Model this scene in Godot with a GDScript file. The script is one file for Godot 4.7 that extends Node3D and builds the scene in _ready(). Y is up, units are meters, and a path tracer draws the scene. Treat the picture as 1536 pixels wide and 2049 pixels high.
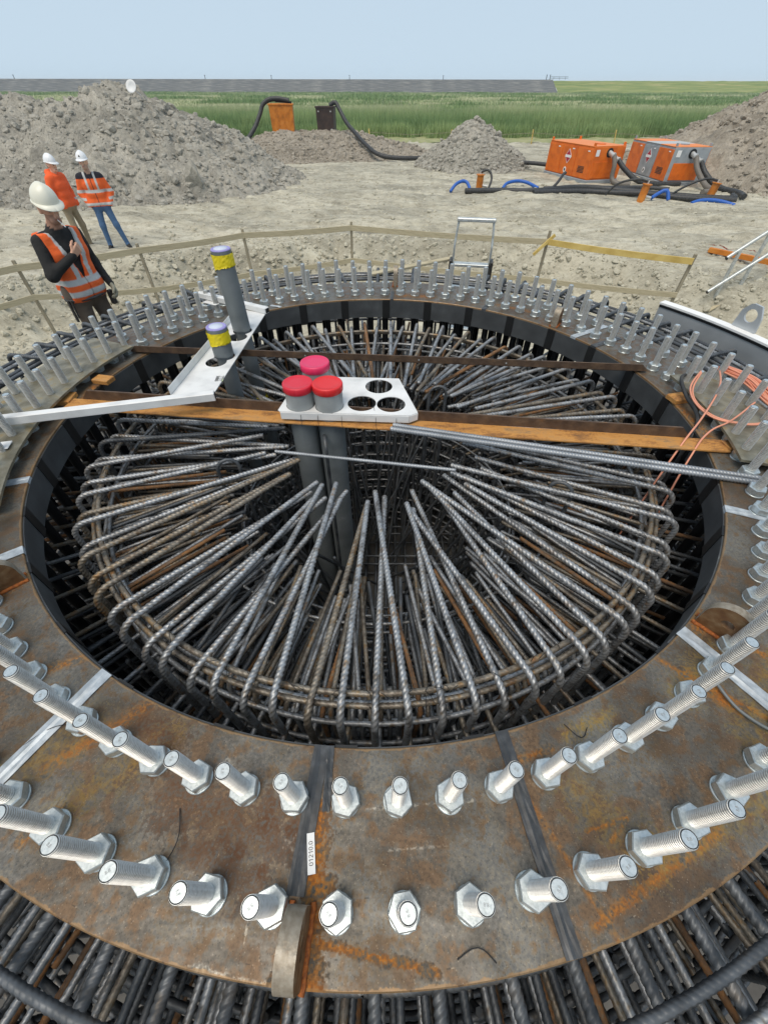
extends Node3D

# ------------------------------------------------------------------ helpers
class MB:
	var st := SurfaceTool.new()
	var grp := 1
	func _init():
		st.begin(Mesh.PRIMITIVE_TRIANGLES)
		st.set_smooth_group(-1)
	func flat():
		st.set_smooth_group(-1)
	func smooth():
		grp += 1
		st.set_smooth_group(grp)
	func tri(a: Vector3, b: Vector3, c: Vector3):
		st.add_vertex(a); st.add_vertex(c); st.add_vertex(b)
	func quad(a: Vector3, b: Vector3, c: Vector3, d: Vector3):
		st.add_vertex(a); st.add_vertex(c); st.add_vertex(b)
		st.add_vertex(a); st.add_vertex(d); st.add_vertex(c)
	func box(c: Vector3, s: Vector3, bv := 0.0, bs := Basis.IDENTITY):
		flat()
		var h := s * 0.5
		var b: float = min(bv, min(h.x, min(h.y, h.z)) * 0.9)
		for ax in 3:
			var u := (ax + 1) % 3
			var v := (ax + 2) % 3
			for sg in [-1.0, 1.0]:
				var p := []
				for k in [[-1, -1], [1, -1], [1, 1], [-1, 1]]:
					var q := Vector3.ZERO
					q[ax] = h[ax] * sg
					q[u] = (h[u] - b) * k[0]
					q[v] = (h[v] - b) * k[1]
					p.append(c + bs * q)
				if sg > 0: quad(p[0], p[1], p[2], p[3])
				else: quad(p[3], p[2], p[1], p[0])
			if b > 0.0:
				for s1 in [-1.0, 1.0]:
					for s2 in [-1.0, 1.0]:
						var e := []
						for k in [[-1, 0], [1, 0], [1, 1], [-1, 1]]:
							var q := Vector3.ZERO
							q[ax] = (h[ax] - b) * k[0]
							if k[1] == 0:
								q[u] = h[u] * s1; q[v] = (h[v] - b) * s2
							else:
								q[u] = (h[u] - b) * s1; q[v] = h[v] * s2
							e.append(c + bs * q)
						if s1 * s2 < 0: quad(e[0], e[1], e[2], e[3])
						else: quad(e[3], e[2], e[1], e[0])
		if b > 0.0:
			for sx in [-1.0, 1.0]:
				for sy in [-1.0, 1.0]:
					for sz in [-1.0, 1.0]:
						var a1 := c + bs * Vector3(h.x * sx, (h.y - b) * sy, (h.z - b) * sz)
						var a2 := c + bs * Vector3((h.x - b) * sx, h.y * sy, (h.z - b) * sz)
						var a3 := c + bs * Vector3((h.x - b) * sx, (h.y - b) * sy, h.z * sz)
						if sx * sy * sz > 0: tri(a1, a2, a3)
						else: tri(a3, a2, a1)
	func frame(t: Vector3) -> Array:
		var up := Vector3.UP if abs(t.y) < 0.9 else Vector3.RIGHT
		var n := t.cross(up).normalized()
		return [n, t.cross(n).normalized()]
	func cyl(a: Vector3, b: Vector3, r0: float, r1: float, n := 12, caps := true):
		var t := (b - a).normalized()
		var f := frame(t)
		smooth()
		for i in n:
			var a0 := TAU * i / n
			var a1 := TAU * (i + 1) / n
			var d0: Vector3 = f[0] * cos(a0) + f[1] * sin(a0)
			var d1: Vector3 = f[0] * cos(a1) + f[1] * sin(a1)
			quad(a + d0 * r0, a + d1 * r0, b + d1 * r1, b + d0 * r1)
		if caps:
			flat()
			for i in n:
				var a0 := TAU * i / n
				var a1 := TAU * (i + 1) / n
				var d0: Vector3 = f[0] * cos(a0) + f[1] * sin(a0)
				var d1: Vector3 = f[0] * cos(a1) + f[1] * sin(a1)
				if r0 > 0: tri(a, a + d1 * r0, a + d0 * r0)
				if r1 > 0: tri(b, b + d0 * r1, b + d1 * r1)
	# surface of revolution about y: profile of Vector2(r, y) from bottom outside up
	func lathe(o: Vector3, prof: Array, n := 16, sm := true, bs := Basis.IDENTITY):
		if sm: smooth()
		else: flat()
		for k in prof.size() - 1:
			var p: Vector2 = prof[k]
			var q: Vector2 = prof[k + 1]
			for i in n:
				var a0 := TAU * i / n
				var a1 := TAU * (i + 1) / n
				var d0 := Vector3(sin(a0), 0, cos(a0))
				var d1 := Vector3(sin(a1), 0, cos(a1))
				var v := [o + bs * (d0 * p.x + Vector3(0, p.y, 0)), o + bs * (d1 * p.x + Vector3(0, p.y, 0)), o + bs * (d1 * q.x + Vector3(0, q.y, 0)), o + bs * (d0 * q.x + Vector3(0, q.y, 0))]
				if p.x < 1e-6: tri(v[0], v[2], v[3])
				elif q.x < 1e-6: tri(v[0], v[1], v[2])
				else: quad(v[0], v[1], v[2], v[3])
	func tube(pts: Array, r: float, n := 8, closed := false):
		smooth()
		var m := pts.size()
		var rings := []
		var nn := Vector3.ZERO
		for i in m:
			var t: Vector3
			if closed: t = (pts[(i + 1) % m] - pts[(i + m - 1) % m]).normalized()
			elif i == 0: t = (pts[1] - pts[0]).normalized()
			elif i == m - 1: t = (pts[m - 1] - pts[m - 2]).normalized()
			else: t = (pts[i + 1] - pts[i - 1]).normalized()
			if i == 0: nn = frame(t)[0]
			else: nn = (nn - t * nn.dot(t)).normalized()
			var bb := t.cross(nn)
			var ring := []
			for j in n:
				var a := TAU * j / n
				ring.append(pts[i] + (nn * cos(a) + bb * sin(a)) * r)
			rings.append(ring)
		for i in (m if closed else m - 1):
			var A: Array = rings[i]
			var B: Array = rings[(i + 1) % m]
			for j in n:
				quad(A[j], A[(j + 1) % n], B[(j + 1) % n], B[j])
		if not closed:
			flat()
			for j in n:
				tri(pts[0], rings[0][(j + 1) % n], rings[0][j])
				tri(pts[m - 1], rings[m - 1][j], rings[m - 1][(j + 1) % n])
	# polygon in the xz plane (x, z) raised from y0 to y1
	func prism(poly: PackedVector2Array, y0: float, y1: float, xf := Transform3D.IDENTITY):
		flat()
		if not Geometry2D.is_polygon_clockwise(poly):
			poly.reverse()
		var idx := Geometry2D.triangulate_polygon(poly)
		for k in range(0, idx.size(), 3):
			var p0 := poly[idx[k]]; var p1 := poly[idx[k + 1]]; var p2 := poly[idx[k + 2]]
			var up := (p1 - p0).cross(p2 - p0) < 0.0
			var q0 := p0; var q1 := p1; var q2 := p2
			if not up:
				q1 = p2; q2 = p1
			tri(xf * Vector3(q0.x, y1, q0.y), xf * Vector3(q1.x, y1, q1.y), xf * Vector3(q2.x, y1, q2.y))
			tri(xf * Vector3(q0.x, y0, q0.y), xf * Vector3(q2.x, y0, q2.y), xf * Vector3(q1.x, y0, q1.y))
		var m := poly.size()
		var ar := 0.0
		for i in m: ar += poly[i].cross(poly[(i + 1) % m])
		for i in m:
			var a := poly[i]; var b := poly[(i + 1) % m]
			var v := [xf * Vector3(a.x, y0, a.y), xf * Vector3(b.x, y0, b.y), xf * Vector3(b.x, y1, b.y), xf * Vector3(a.x, y1, a.y)]
			if ar < 0: quad(v[0], v[1], v[2], v[3])
			else: quad(v[3], v[2], v[1], v[0])
	func mesh() -> ArrayMesh:
		st.generate_normals()
		st.index()
		return st.commit()

var rng := RandomNumberGenerator.new()
var used := {}
var M := {}

func numbered(n: String) -> String:
	if not used.has(n):
		used[n] = 0
		return n
	used[n] += 1
	return "%s_%03d" % [n, used[n]]

func tag(o: Node, label: String, category: String, group := "", kind := ""):
	if label != "": o.set_meta("label", label)
	if category != "": o.set_meta("category", category)
	if group != "": o.set_meta("group", group)
	if kind != "": o.set_meta("kind", kind)

func thing(called: String, label: String, category: String, at := Vector3.ZERO, turn := 0.0, group := "") -> Node3D:
	var o := Node3D.new()
	o.name = numbered(called)
	add_child(o)
	o.position = at
	o.rotation.y = turn
	tag(o, label, category, group)
	return o

func part(called: String, mesh: Mesh, m: Material, parent: Node, xf := Transform3D.IDENTITY) -> MeshInstance3D:
	var o := MeshInstance3D.new()
	o.name = called
	o.mesh = mesh
	o.material_override = m
	o.transform = xf
	parent.add_child(o, true)
	return o

func solo(called: String, mesh: Mesh, m: Material, label: String, category: String, group := "", kind := "", xf := Transform3D.IDENTITY) -> MeshInstance3D:
	var o := part(numbered(called), mesh, m, self, xf)
	tag(o, label, category, group, kind)
	return o

func structure(called: String, mesh: Mesh, m: Material) -> MeshInstance3D:
	var o := part(called, mesh, m, self)
	o.set_meta("kind", "structure")
	return o

func multi(called: String, mesh: Mesh, m: Material, xfs: Array, parent: Node, cols := []) -> MultiMeshInstance3D:
	var mm := MultiMesh.new()
	mm.transform_format = MultiMesh.TRANSFORM_3D
	mm.use_colors = cols.size() > 0
	mm.mesh = mesh
	mm.instance_count = xfs.size()
	for i in xfs.size():
		mm.set_instance_transform(i, xfs[i])
		if cols.size() > 0: mm.set_instance_color(i, cols[i])
	var o := MultiMeshInstance3D.new()
	o.name = called
	o.multimesh = mm
	o.material_override = m
	parent.add_child(o, true)
	o.set_meta("kind", "stuff")
	return o

func srgb(r: float, g: float, b: float) -> Color:
	return Color(r / 255.0, g / 255.0, b / 255.0)

func lin(r: float, g: float, b: float) -> Color:
	return srgb(r, g, b).srgb_to_linear()

func noise_image(sd: int, size: int, freq: float, oct := 5, type := FastNoiseLite.TYPE_SIMPLEX_SMOOTH, seamless := true) -> Image:
	var n := FastNoiseLite.new()
	n.seed = sd
	n.noise_type = type
	n.frequency = freq
	n.fractal_octaves = oct
	return n.get_seamless_image(size, size) if seamless else n.get_image(size, size)

# noise mapped through a ramp of sRGB colours
func ramp_tex(sd: int, size: int, freq: float, stops: Array, oct := 5, type := FastNoiseLite.TYPE_SIMPLEX_SMOOTH) -> ImageTexture:
	var im := noise_image(sd, size, freq, oct, type)
	im.convert(Image.FORMAT_L8)
	var d := im.get_data()
	var g := Gradient.new()
	g.offsets = PackedFloat32Array(stops.map(func(s): return s[0]))
	g.colors = PackedColorArray(stops.map(func(s): return s[1]))
	var lut := PackedByteArray()
	for i in 256:
		var c := g.sample(i / 255.0)
		lut.append(int(c.r * 255)); lut.append(int(c.g * 255)); lut.append(int(c.b * 255))
	var out := PackedByteArray()
	out.resize(d.size() * 3)
	for i in d.size():
		var k := d[i] * 3
		out[i * 3] = lut[k]; out[i * 3 + 1] = lut[k + 1]; out[i * 3 + 2] = lut[k + 2]
	return ImageTexture.create_from_image(Image.create_from_data(size, size, false, Image.FORMAT_RGB8, out))

# several noises added, then mapped through a ramp: layers of [seed, frequency, weight]
func layered_tex(size: int, layers: Array, stops: Array) -> ImageTexture:
	var ims := []
	var tot := 0.0
	for l in layers:
		var im := noise_image(l[0], size, l[1], 3)
		im.convert(Image.FORMAT_L8)
		ims.append(im.get_data())
		tot += l[2]
	var g := Gradient.new()
	g.offsets = PackedFloat32Array(stops.map(func(s): return s[0]))
	g.colors = PackedColorArray(stops.map(func(s): return s[1]))
	var lut := PackedByteArray()
	for i in 256:
		var c := g.sample(i / 255.0)
		lut.append(int(c.r * 255)); lut.append(int(c.g * 255)); lut.append(int(c.b * 255))
	var n := size * size
	var out := PackedByteArray()
	out.resize(n * 3)
	var w := []
	for l in layers: w.append(l[2] / tot)
	for i in n:
		var v := 0.0
		for k in w.size(): v += ims[k][i] * w[k]
		var q := clampi(int((v - 127.5) * 1.5 + 127.5), 0, 255) * 3
		out[i * 3] = lut[q]; out[i * 3 + 1] = lut[q + 1]; out[i * 3 + 2] = lut[q + 2]
	return ImageTexture.create_from_image(Image.create_from_data(size, size, false, Image.FORMAT_RGB8, out))

func bump_tex(sd: int, size: int, freq: float, strength: float, oct := 5, type := FastNoiseLite.TYPE_SIMPLEX_SMOOTH) -> ImageTexture:
	var im := noise_image(sd, size, freq, oct, type)
	im.convert(Image.FORMAT_RGBA8)
	im.bump_map_to_normal_map(strength)
	return ImageTexture.create_from_image(im)

func mat(c: Color, rough := 0.6, metal := 0.0) -> StandardMaterial3D:
	var m := StandardMaterial3D.new()
	m.albedo_color = c
	m.roughness = rough
	m.metallic = metal
	return m

func tri_mat(tex: Texture2D, scale: float, rough: float, metal := 0.0, normal: Texture2D = null, nscale := 1.0, world := true) -> StandardMaterial3D:
	var m := mat(Color.WHITE, rough, metal)
	m.albedo_texture = tex
	m.uv1_triplanar = true
	m.uv1_world_triplanar = world
	m.uv1_scale = Vector3.ONE * scale
	if normal != null:
		m.normal_enabled = true
		m.normal_texture = normal
		m.normal_scale = nscale
	return m

# ribbed reinforcing bar swept along a path; ribs run as a many-start helix
func rib_bar(path: Array, r: float, pitch: float, sides := 8, starts := 3, rib := 0.12, per := 4, ref := Vector3.ZERO) -> ArrayMesh:
	var cum := PackedFloat32Array()
	var tan := []
	var L := 0.0
	for i in path.size():
		if i > 0: L += path[i].distance_to(path[i - 1])
		cum.append(L)
		var a: Vector3 = path[max(i - 1, 0)]
		var b: Vector3 = path[min(i + 1, path.size() - 1)]
		tan.append((b - a).normalized())
	var ds := pitch / per
	var n := int(L / ds) + 1
	var wrap := starts * per
	var verts := PackedVector3Array()
	var first := -wrap
	var shape := [0.0, 0.0, 1.0, 1.0] if per == 4 else [0.0, 0.35, 1.0]
	var seg := 0
	var rows := n - first + 1
	verts.resize(rows * sides)
	for i in range(first, n + 1):
		seg = 0
		for j in sides:
			var ph := float(j) / sides
			var s: float = clamp(i * ds + ph * starts * pitch, 0.0, L)
			while seg < path.size() - 2 and cum[seg + 1] < s: seg += 1
			var f: float = (s - cum[seg]) / max(1e-6, cum[seg + 1] - cum[seg])
			var p: Vector3 = path[seg].lerp(path[seg + 1], f)
			var t: Vector3 = tan[seg].lerp(tan[seg + 1], f).normalized()
			var up := ref
			if ref == Vector3.ZERO: up = Vector3.UP if abs(t.y) < 0.9 else Vector3.RIGHT
			var nn := t.cross(up).normalized()
			var bb := t.cross(nn)
			var rr: float = r * (1.0 + rib * (shape[posmod(i, per)] if s > 0.0 and s < L else 0.0))
			verts[(i - first) * sides + j] = p + (nn * cos(TAU * ph) + bb * sin(TAU * ph)) * rr
	var st := SurfaceTool.new()
	st.begin(Mesh.PRIMITIVE_TRIANGLES)
	for v in verts: st.add_vertex(v)
	for i in rows - 1:
		for j in sides:
			var a := i * sides + j
			var b := (i + 1) * sides + j
			var a2: int
			var b2: int
			if j < sides - 1:
				a2 = a + 1; b2 = b + 1
			else:
				if i + 1 + wrap >= rows: continue
				a2 = (i + wrap) * sides; b2 = (i + 1 + wrap) * sides
			var pa := verts[a]; var pb := verts[b]; var pc := verts[b2]; var pd := verts[a2]
			if (pb - pa).length_squared() < 1e-12 and (pc - pd).length_squared() < 1e-12: continue
			st.add_index(a); st.add_index(b); st.add_index(b2)
			st.add_index(a); st.add_index(b2); st.add_index(a2)
	# end caps
	var base := verts.size()
	for e in 2:
		var p: Vector3 = path[0] if e == 0 else path[path.size() - 1]
		var t: Vector3 = tan[0] if e == 0 else tan[path.size() - 1]
		var up := ref
		if ref == Vector3.ZERO: up = Vector3.UP if abs(t.y) < 0.9 else Vector3.RIGHT
		var nn := t.cross(up).normalized()
		var bb := t.cross(nn)
		st.add_vertex(p)
		for j in sides:
			st.add_vertex(p + (nn * cos(TAU * j / sides) + bb * sin(TAU * j / sides)) * r)
		for j in sides:
			var a := base + 1 + j
			var b := base + 1 + (j + 1) % sides
			if e == 0:
				st.add_index(base); st.add_index(a); st.add_index(b)
			else:
				st.add_index(base); st.add_index(b); st.add_index(a)
		base += sides + 1
	st.generate_normals()
	return st.commit()

func ring_path(r: float, n: int, y := 0.0, a0 := 0.0, a1 := TAU) -> Array:
	var p := []
	for i in n + 1:
		var a := lerpf(a0, a1, float(i) / n)
		p.append(Vector3(sin(a) * r, y, cos(a) * r))
	return p

func curve_pts(ctrl: Array, step := 0.08) -> Array:
	var c := Curve3D.new()
	c.bake_interval = step
	for i in ctrl.size():
		var p: Vector3 = ctrl[i]
		var a: Vector3 = ctrl[max(i - 1, 0)]
		var b: Vector3 = ctrl[min(i + 1, ctrl.size() - 1)]
		var t := (b - a) / 5.0
		c.add_point(p, -t, t)
	return Array(c.get_baked_points())

func polar(r: float, deg: float, y := 0.0) -> Vector3:
	return Vector3(sin(deg_to_rad(deg)) * r, y, cos(deg_to_rad(deg)) * r)

func turned(deg: float, at := Vector3.ZERO) -> Transform3D:
	return Transform3D(Basis(Vector3.UP, deg_to_rad(deg)), at)

func ordinal(n: int) -> String:
	var w := ["zeroth", "first", "second", "third", "fourth", "fifth", "sixth", "seventh", "eighth", "ninth", "tenth", "eleventh", "twelfth"]
	if n < w.size(): return w[n]
	var s := "th"
	if n % 100 < 11 or n % 100 > 13:
		if n % 10 == 1: s = "st"
		elif n % 10 == 2: s = "nd"
		elif n % 10 == 3: s = "rd"
	return str(n) + s

# ------------------------------------------------------------------ materials
func make_materials():
	var steel := layered_tex(512, [[11, 0.008, 1.0], [311, 0.05, 0.8]], [[0.0, srgb(66, 62, 58)], [0.2, srgb(104, 102, 100)], [0.4, srgb(142, 144, 146)], [0.6, srgb(168, 172, 176)], [0.78, srgb(152, 152, 150)], [0.9, srgb(136, 122, 104)], [1.0, srgb(132, 102, 70)]])
	var fine := bump_tex(12, 256, 0.05, 3.0)
	M.bar = tri_mat(steel, 1.1, 0.47, 0.6, fine, 0.3)
	var dull := layered_tex(512, [[13, 0.008, 1.0], [313, 0.05, 0.8]], [[0.0, srgb(74, 62, 52)], [0.3, srgb(98, 90, 80)], [0.5, srgb(126, 120, 110)], [0.65, srgb(140, 134, 124)], [0.8, srgb(138, 114, 80)], [1.0, srgb(140, 96, 54)]])
	M.bar_brown = tri_mat(dull, 1.1, 0.48, 0.4, fine, 0.4)
	var rust := layered_tex(512, [[14, 0.007, 1.0], [314, 0.05, 0.8]], [[0.0, srgb(70, 56, 46)], [0.3, srgb(100, 80, 62)], [0.5, srgb(124, 92, 62)], [0.68, srgb(152, 104, 58)], [0.82, srgb(134, 114, 90)], [1.0, srgb(128, 122, 112)]])
	M.bar_rust = tri_mat(rust, 1.1, 0.75, 0.1, fine, 0.5)
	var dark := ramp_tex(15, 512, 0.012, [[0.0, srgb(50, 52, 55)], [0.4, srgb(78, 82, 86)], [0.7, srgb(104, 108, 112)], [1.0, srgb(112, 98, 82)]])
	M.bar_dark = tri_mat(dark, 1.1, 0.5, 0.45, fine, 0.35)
	var zn := ramp_tex(16, 512, 0.02, [[0.0, srgb(166, 164, 158)], [0.4, srgb(202, 202, 198)], [0.7, srgb(218, 218, 215)], [1.0, srgb(178, 170, 156)]])
	M.zinc = tri_mat(zn, 5.0, 0.38, 0.55, fine, 0.25)
	var zn2 := ramp_tex(17, 512, 0.03, [[0.0, srgb(178, 186, 186)], [0.4, srgb(198, 206, 207)], [0.7, srgb(210, 217, 218)], [1.0, srgb(186, 193, 193)]])
	M.zinc_nut = tri_mat(zn2, 5.0, 0.36, 0.75, fine, 0.08)
	M.groove = mat(srgb(52, 52, 52), 0.6, 0.2)
	M.sleeve = mat(srgb(22, 22, 23), 0.55)
	M.white_paint = tri_mat(ramp_tex(18, 256, 0.012, [[0.0, srgb(196, 197, 196)], [0.5, srgb(218, 219, 218)], [1.0, srgb(228, 229, 228)]]), 1.5, 0.4)
	M.grey_pipe = tri_mat(ramp_tex(19, 512, 0.008, [[0.0, srgb(96, 102, 104)], [0.5, srgb(112, 118, 120)], [0.85, srgb(120, 126, 128)], [1.0, srgb(142, 146, 147)]]), 1.0, 0.42)
	M.light_pipe = tri_mat(ramp_tex(20, 256, 0.012, [[0.0, srgb(136, 140, 140)], [0.5, srgb(156, 160, 160)], [1.0, srgb(172, 175, 174)]]), 1.0, 0.42)
	M.red_cap = mat(srgb(206, 40, 58), 0.38)
	M.red_cap2 = mat(srgb(212, 42, 44), 0.38)
	M.pink_cap = mat(srgb(214, 50, 96), 0.38)
	M.lilac = mat(srgb(150, 144, 200), 0.5)
	M.pale = mat(srgb(196, 204, 220), 0.5)
	M.yellow = mat(srgb(228, 206, 30), 0.42)
	M.black_tape = tri_mat(ramp_tex(21, 256, 0.03, [[0.0, srgb(46, 48, 50)], [0.6, srgb(66, 68, 70)], [1.0, srgb(84, 87, 90)]]), 3.0, 0.38)
	M.silver_tape = tri_mat(ramp_tex(22, 256, 0.03, [[0.0, srgb(150, 158, 164)], [0.6, srgb(182, 190, 196)], [1.0, srgb(206, 212, 216)]]), 3.0, 0.36, 0.25)
	M.skirt = tri_mat(ramp_tex(23, 256, 0.012, [[0.0, srgb(58, 61, 63)], [0.6, srgb(72, 75, 77)], [0.9, srgb(80, 84, 86)], [1.0, srgb(104, 107, 108)]]), 1.6, 0.42)
	M.skirt_dark = mat(srgb(24, 25, 26), 0.45)
	var beam := layered_tex(512, [[24, 0.006, 1.2], [324, 0.05, 0.5], [424, 0.15, 0.5]], [[0.0, srgb(104, 80, 56)], [0.28, srgb(150, 104, 56)], [0.5, srgb(190, 136, 70)], [0.72, srgb(178, 132, 78)], [1.0, srgb(130, 108, 82)]])
	M.beam_rust = tri_mat(beam, 1.4, 0.8, 0.0, fine, 0.5)
	M.beam_rust.uv1_scale = Vector3(0.9, 2.4, 2.4)
	M.beam_brown = tri_mat(ramp_tex(25, 512, 0.012, [[0.0, srgb(64, 50, 40)], [0.5, srgb(88, 70, 56)], [0.8, srgb(104, 84, 66)], [1.0, srgb(130, 88, 48)]]), 1.4, 0.6, 0.15, fine, 0.4)
	M.lug = tri_mat(ramp_tex(26, 512, 0.014, [[0.0, srgb(88, 58, 34)], [0.4, srgb(112, 80, 50)], [0.7, srgb(126, 100, 70)], [1.0, srgb(150, 132, 106)]]), 3.0, 0.55, 0.2, fine, 0.4)
	M.lug_rim = tri_mat(ramp_tex(27, 512, 0.02, [[0.0, srgb(120, 106, 88)], [0.5, srgb(150, 140, 124)], [1.0, srgb(172, 164, 150)]]), 4.0, 0.5, 0.3, fine, 0.4)
	M.weld = tri_mat(ramp_tex(28, 256, 0.05, [[0.0, srgb(86, 44, 24)], [0.5, srgb(150, 82, 30)], [1.0, srgb(190, 116, 44)]]), 6.0, 0.8)
	M.template = tri_mat(ramp_tex(29, 512, 0.010, [[0.0, srgb(92, 88, 72)], [0.4, srgb(122, 117, 100)], [0.65, srgb(142, 138, 122)], [0.85, srgb(148, 130, 92)], [1.0, srgb(166, 132, 74)]]), 1.2, 0.42, 0.3, fine, 0.3)
	M.copper = mat(srgb(222, 152, 124), 0.45, 0.1)
	M.copper2 = mat(srgb(208, 128, 100), 0.45, 0.1)
	M.rubber = tri_mat(ramp_tex(30, 256, 0.02, [[0.0, srgb(36, 37, 38)], [0.6, srgb(54, 55, 56)], [1.0, srgb(84, 82, 76)]]), 2.0, 0.55)
	M.wire = mat(srgb(40, 40, 42), 0.5, 0.4)
	M.orange_paint = tri_mat(ramp_tex(31, 256, 0.012, [[0.0, srgb(196, 92, 12)], [0.5, srgb(222, 108, 16)], [1.0, srgb(230, 122, 34)]]), 0.8, 0.5)
	M.orange_old = tri_mat(ramp_tex(32, 256, 0.012, [[0.0, srgb(158, 92, 26)], [0.5, srgb(200, 118, 30)], [1.0, srgb(214, 140, 60)]]), 0.8, 0.55)
	M.grey_paint = tri_mat(ramp_tex(33, 256, 0.012, [[0.0, srgb(128, 134, 138)], [0.5, srgb(150, 156, 160)], [1.0, srgb(162, 168, 170)]]), 0.8, 0.5)
	M.brown_paint = tri_mat(ramp_tex(34, 256, 0.012, [[0.0, srgb(46, 36, 32)], [0.6, srgb(64, 50, 44)], [1.0, srgb(84, 66, 54)]]), 0.8, 0.55)
	M.dark_metal = mat(srgb(60, 58, 56), 0.5, 0.4)
	M.alu = tri_mat(ramp_tex(35, 256, 0.02, [[0.0, srgb(158, 162, 160)], [0.5, srgb(192, 196, 194)], [1.0, srgb(212, 214, 212)]]), 2.0, 0.4, 0.5)
	M.blue_hose = mat(srgb(36, 92, 176), 0.45)
	var wood := ramp_tex(36, 512, 0.012, [[0.0, srgb(146, 136, 110)], [0.4, srgb(172, 162, 134)], [0.7, srgb(186, 176, 148)], [1.0, srgb(162, 148, 118)]])
	M.wood = tri_mat(wood, 1.0, 0.8)
	M.wood.uv1_scale = Vector3(0.6, 6.0, 0.6)
	M.wood_grey = tri_mat(ramp_tex(37, 256, 0.012, [[0.0, srgb(120, 112, 96)], [0.5, srgb(148, 140, 120)], [1.0, srgb(168, 158, 134)]]), 1.0, 0.85)
	M.yellow_board = tri_mat(ramp_tex(38, 256, 0.012, [[0.0, srgb(176, 148, 76)], [0.5, srgb(204, 178, 104)], [1.0, srgb(216, 194, 126)]]), 1.0, 0.75)
	M.form = tri_mat(ramp_tex(39, 256, 0.012, [[0.0, srgb(160, 165, 168)], [0.5, srgb(178, 183, 186)], [1.0, srgb(190, 194, 196)]]), 1.0, 0.34, 0.3)
	M.white = mat(srgb(232, 232, 230), 0.5)
	M.logo_red = mat(srgb(170, 30, 52), 0.5)
	M.dish = mat(srgb(214, 216, 216), 0.5)

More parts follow.
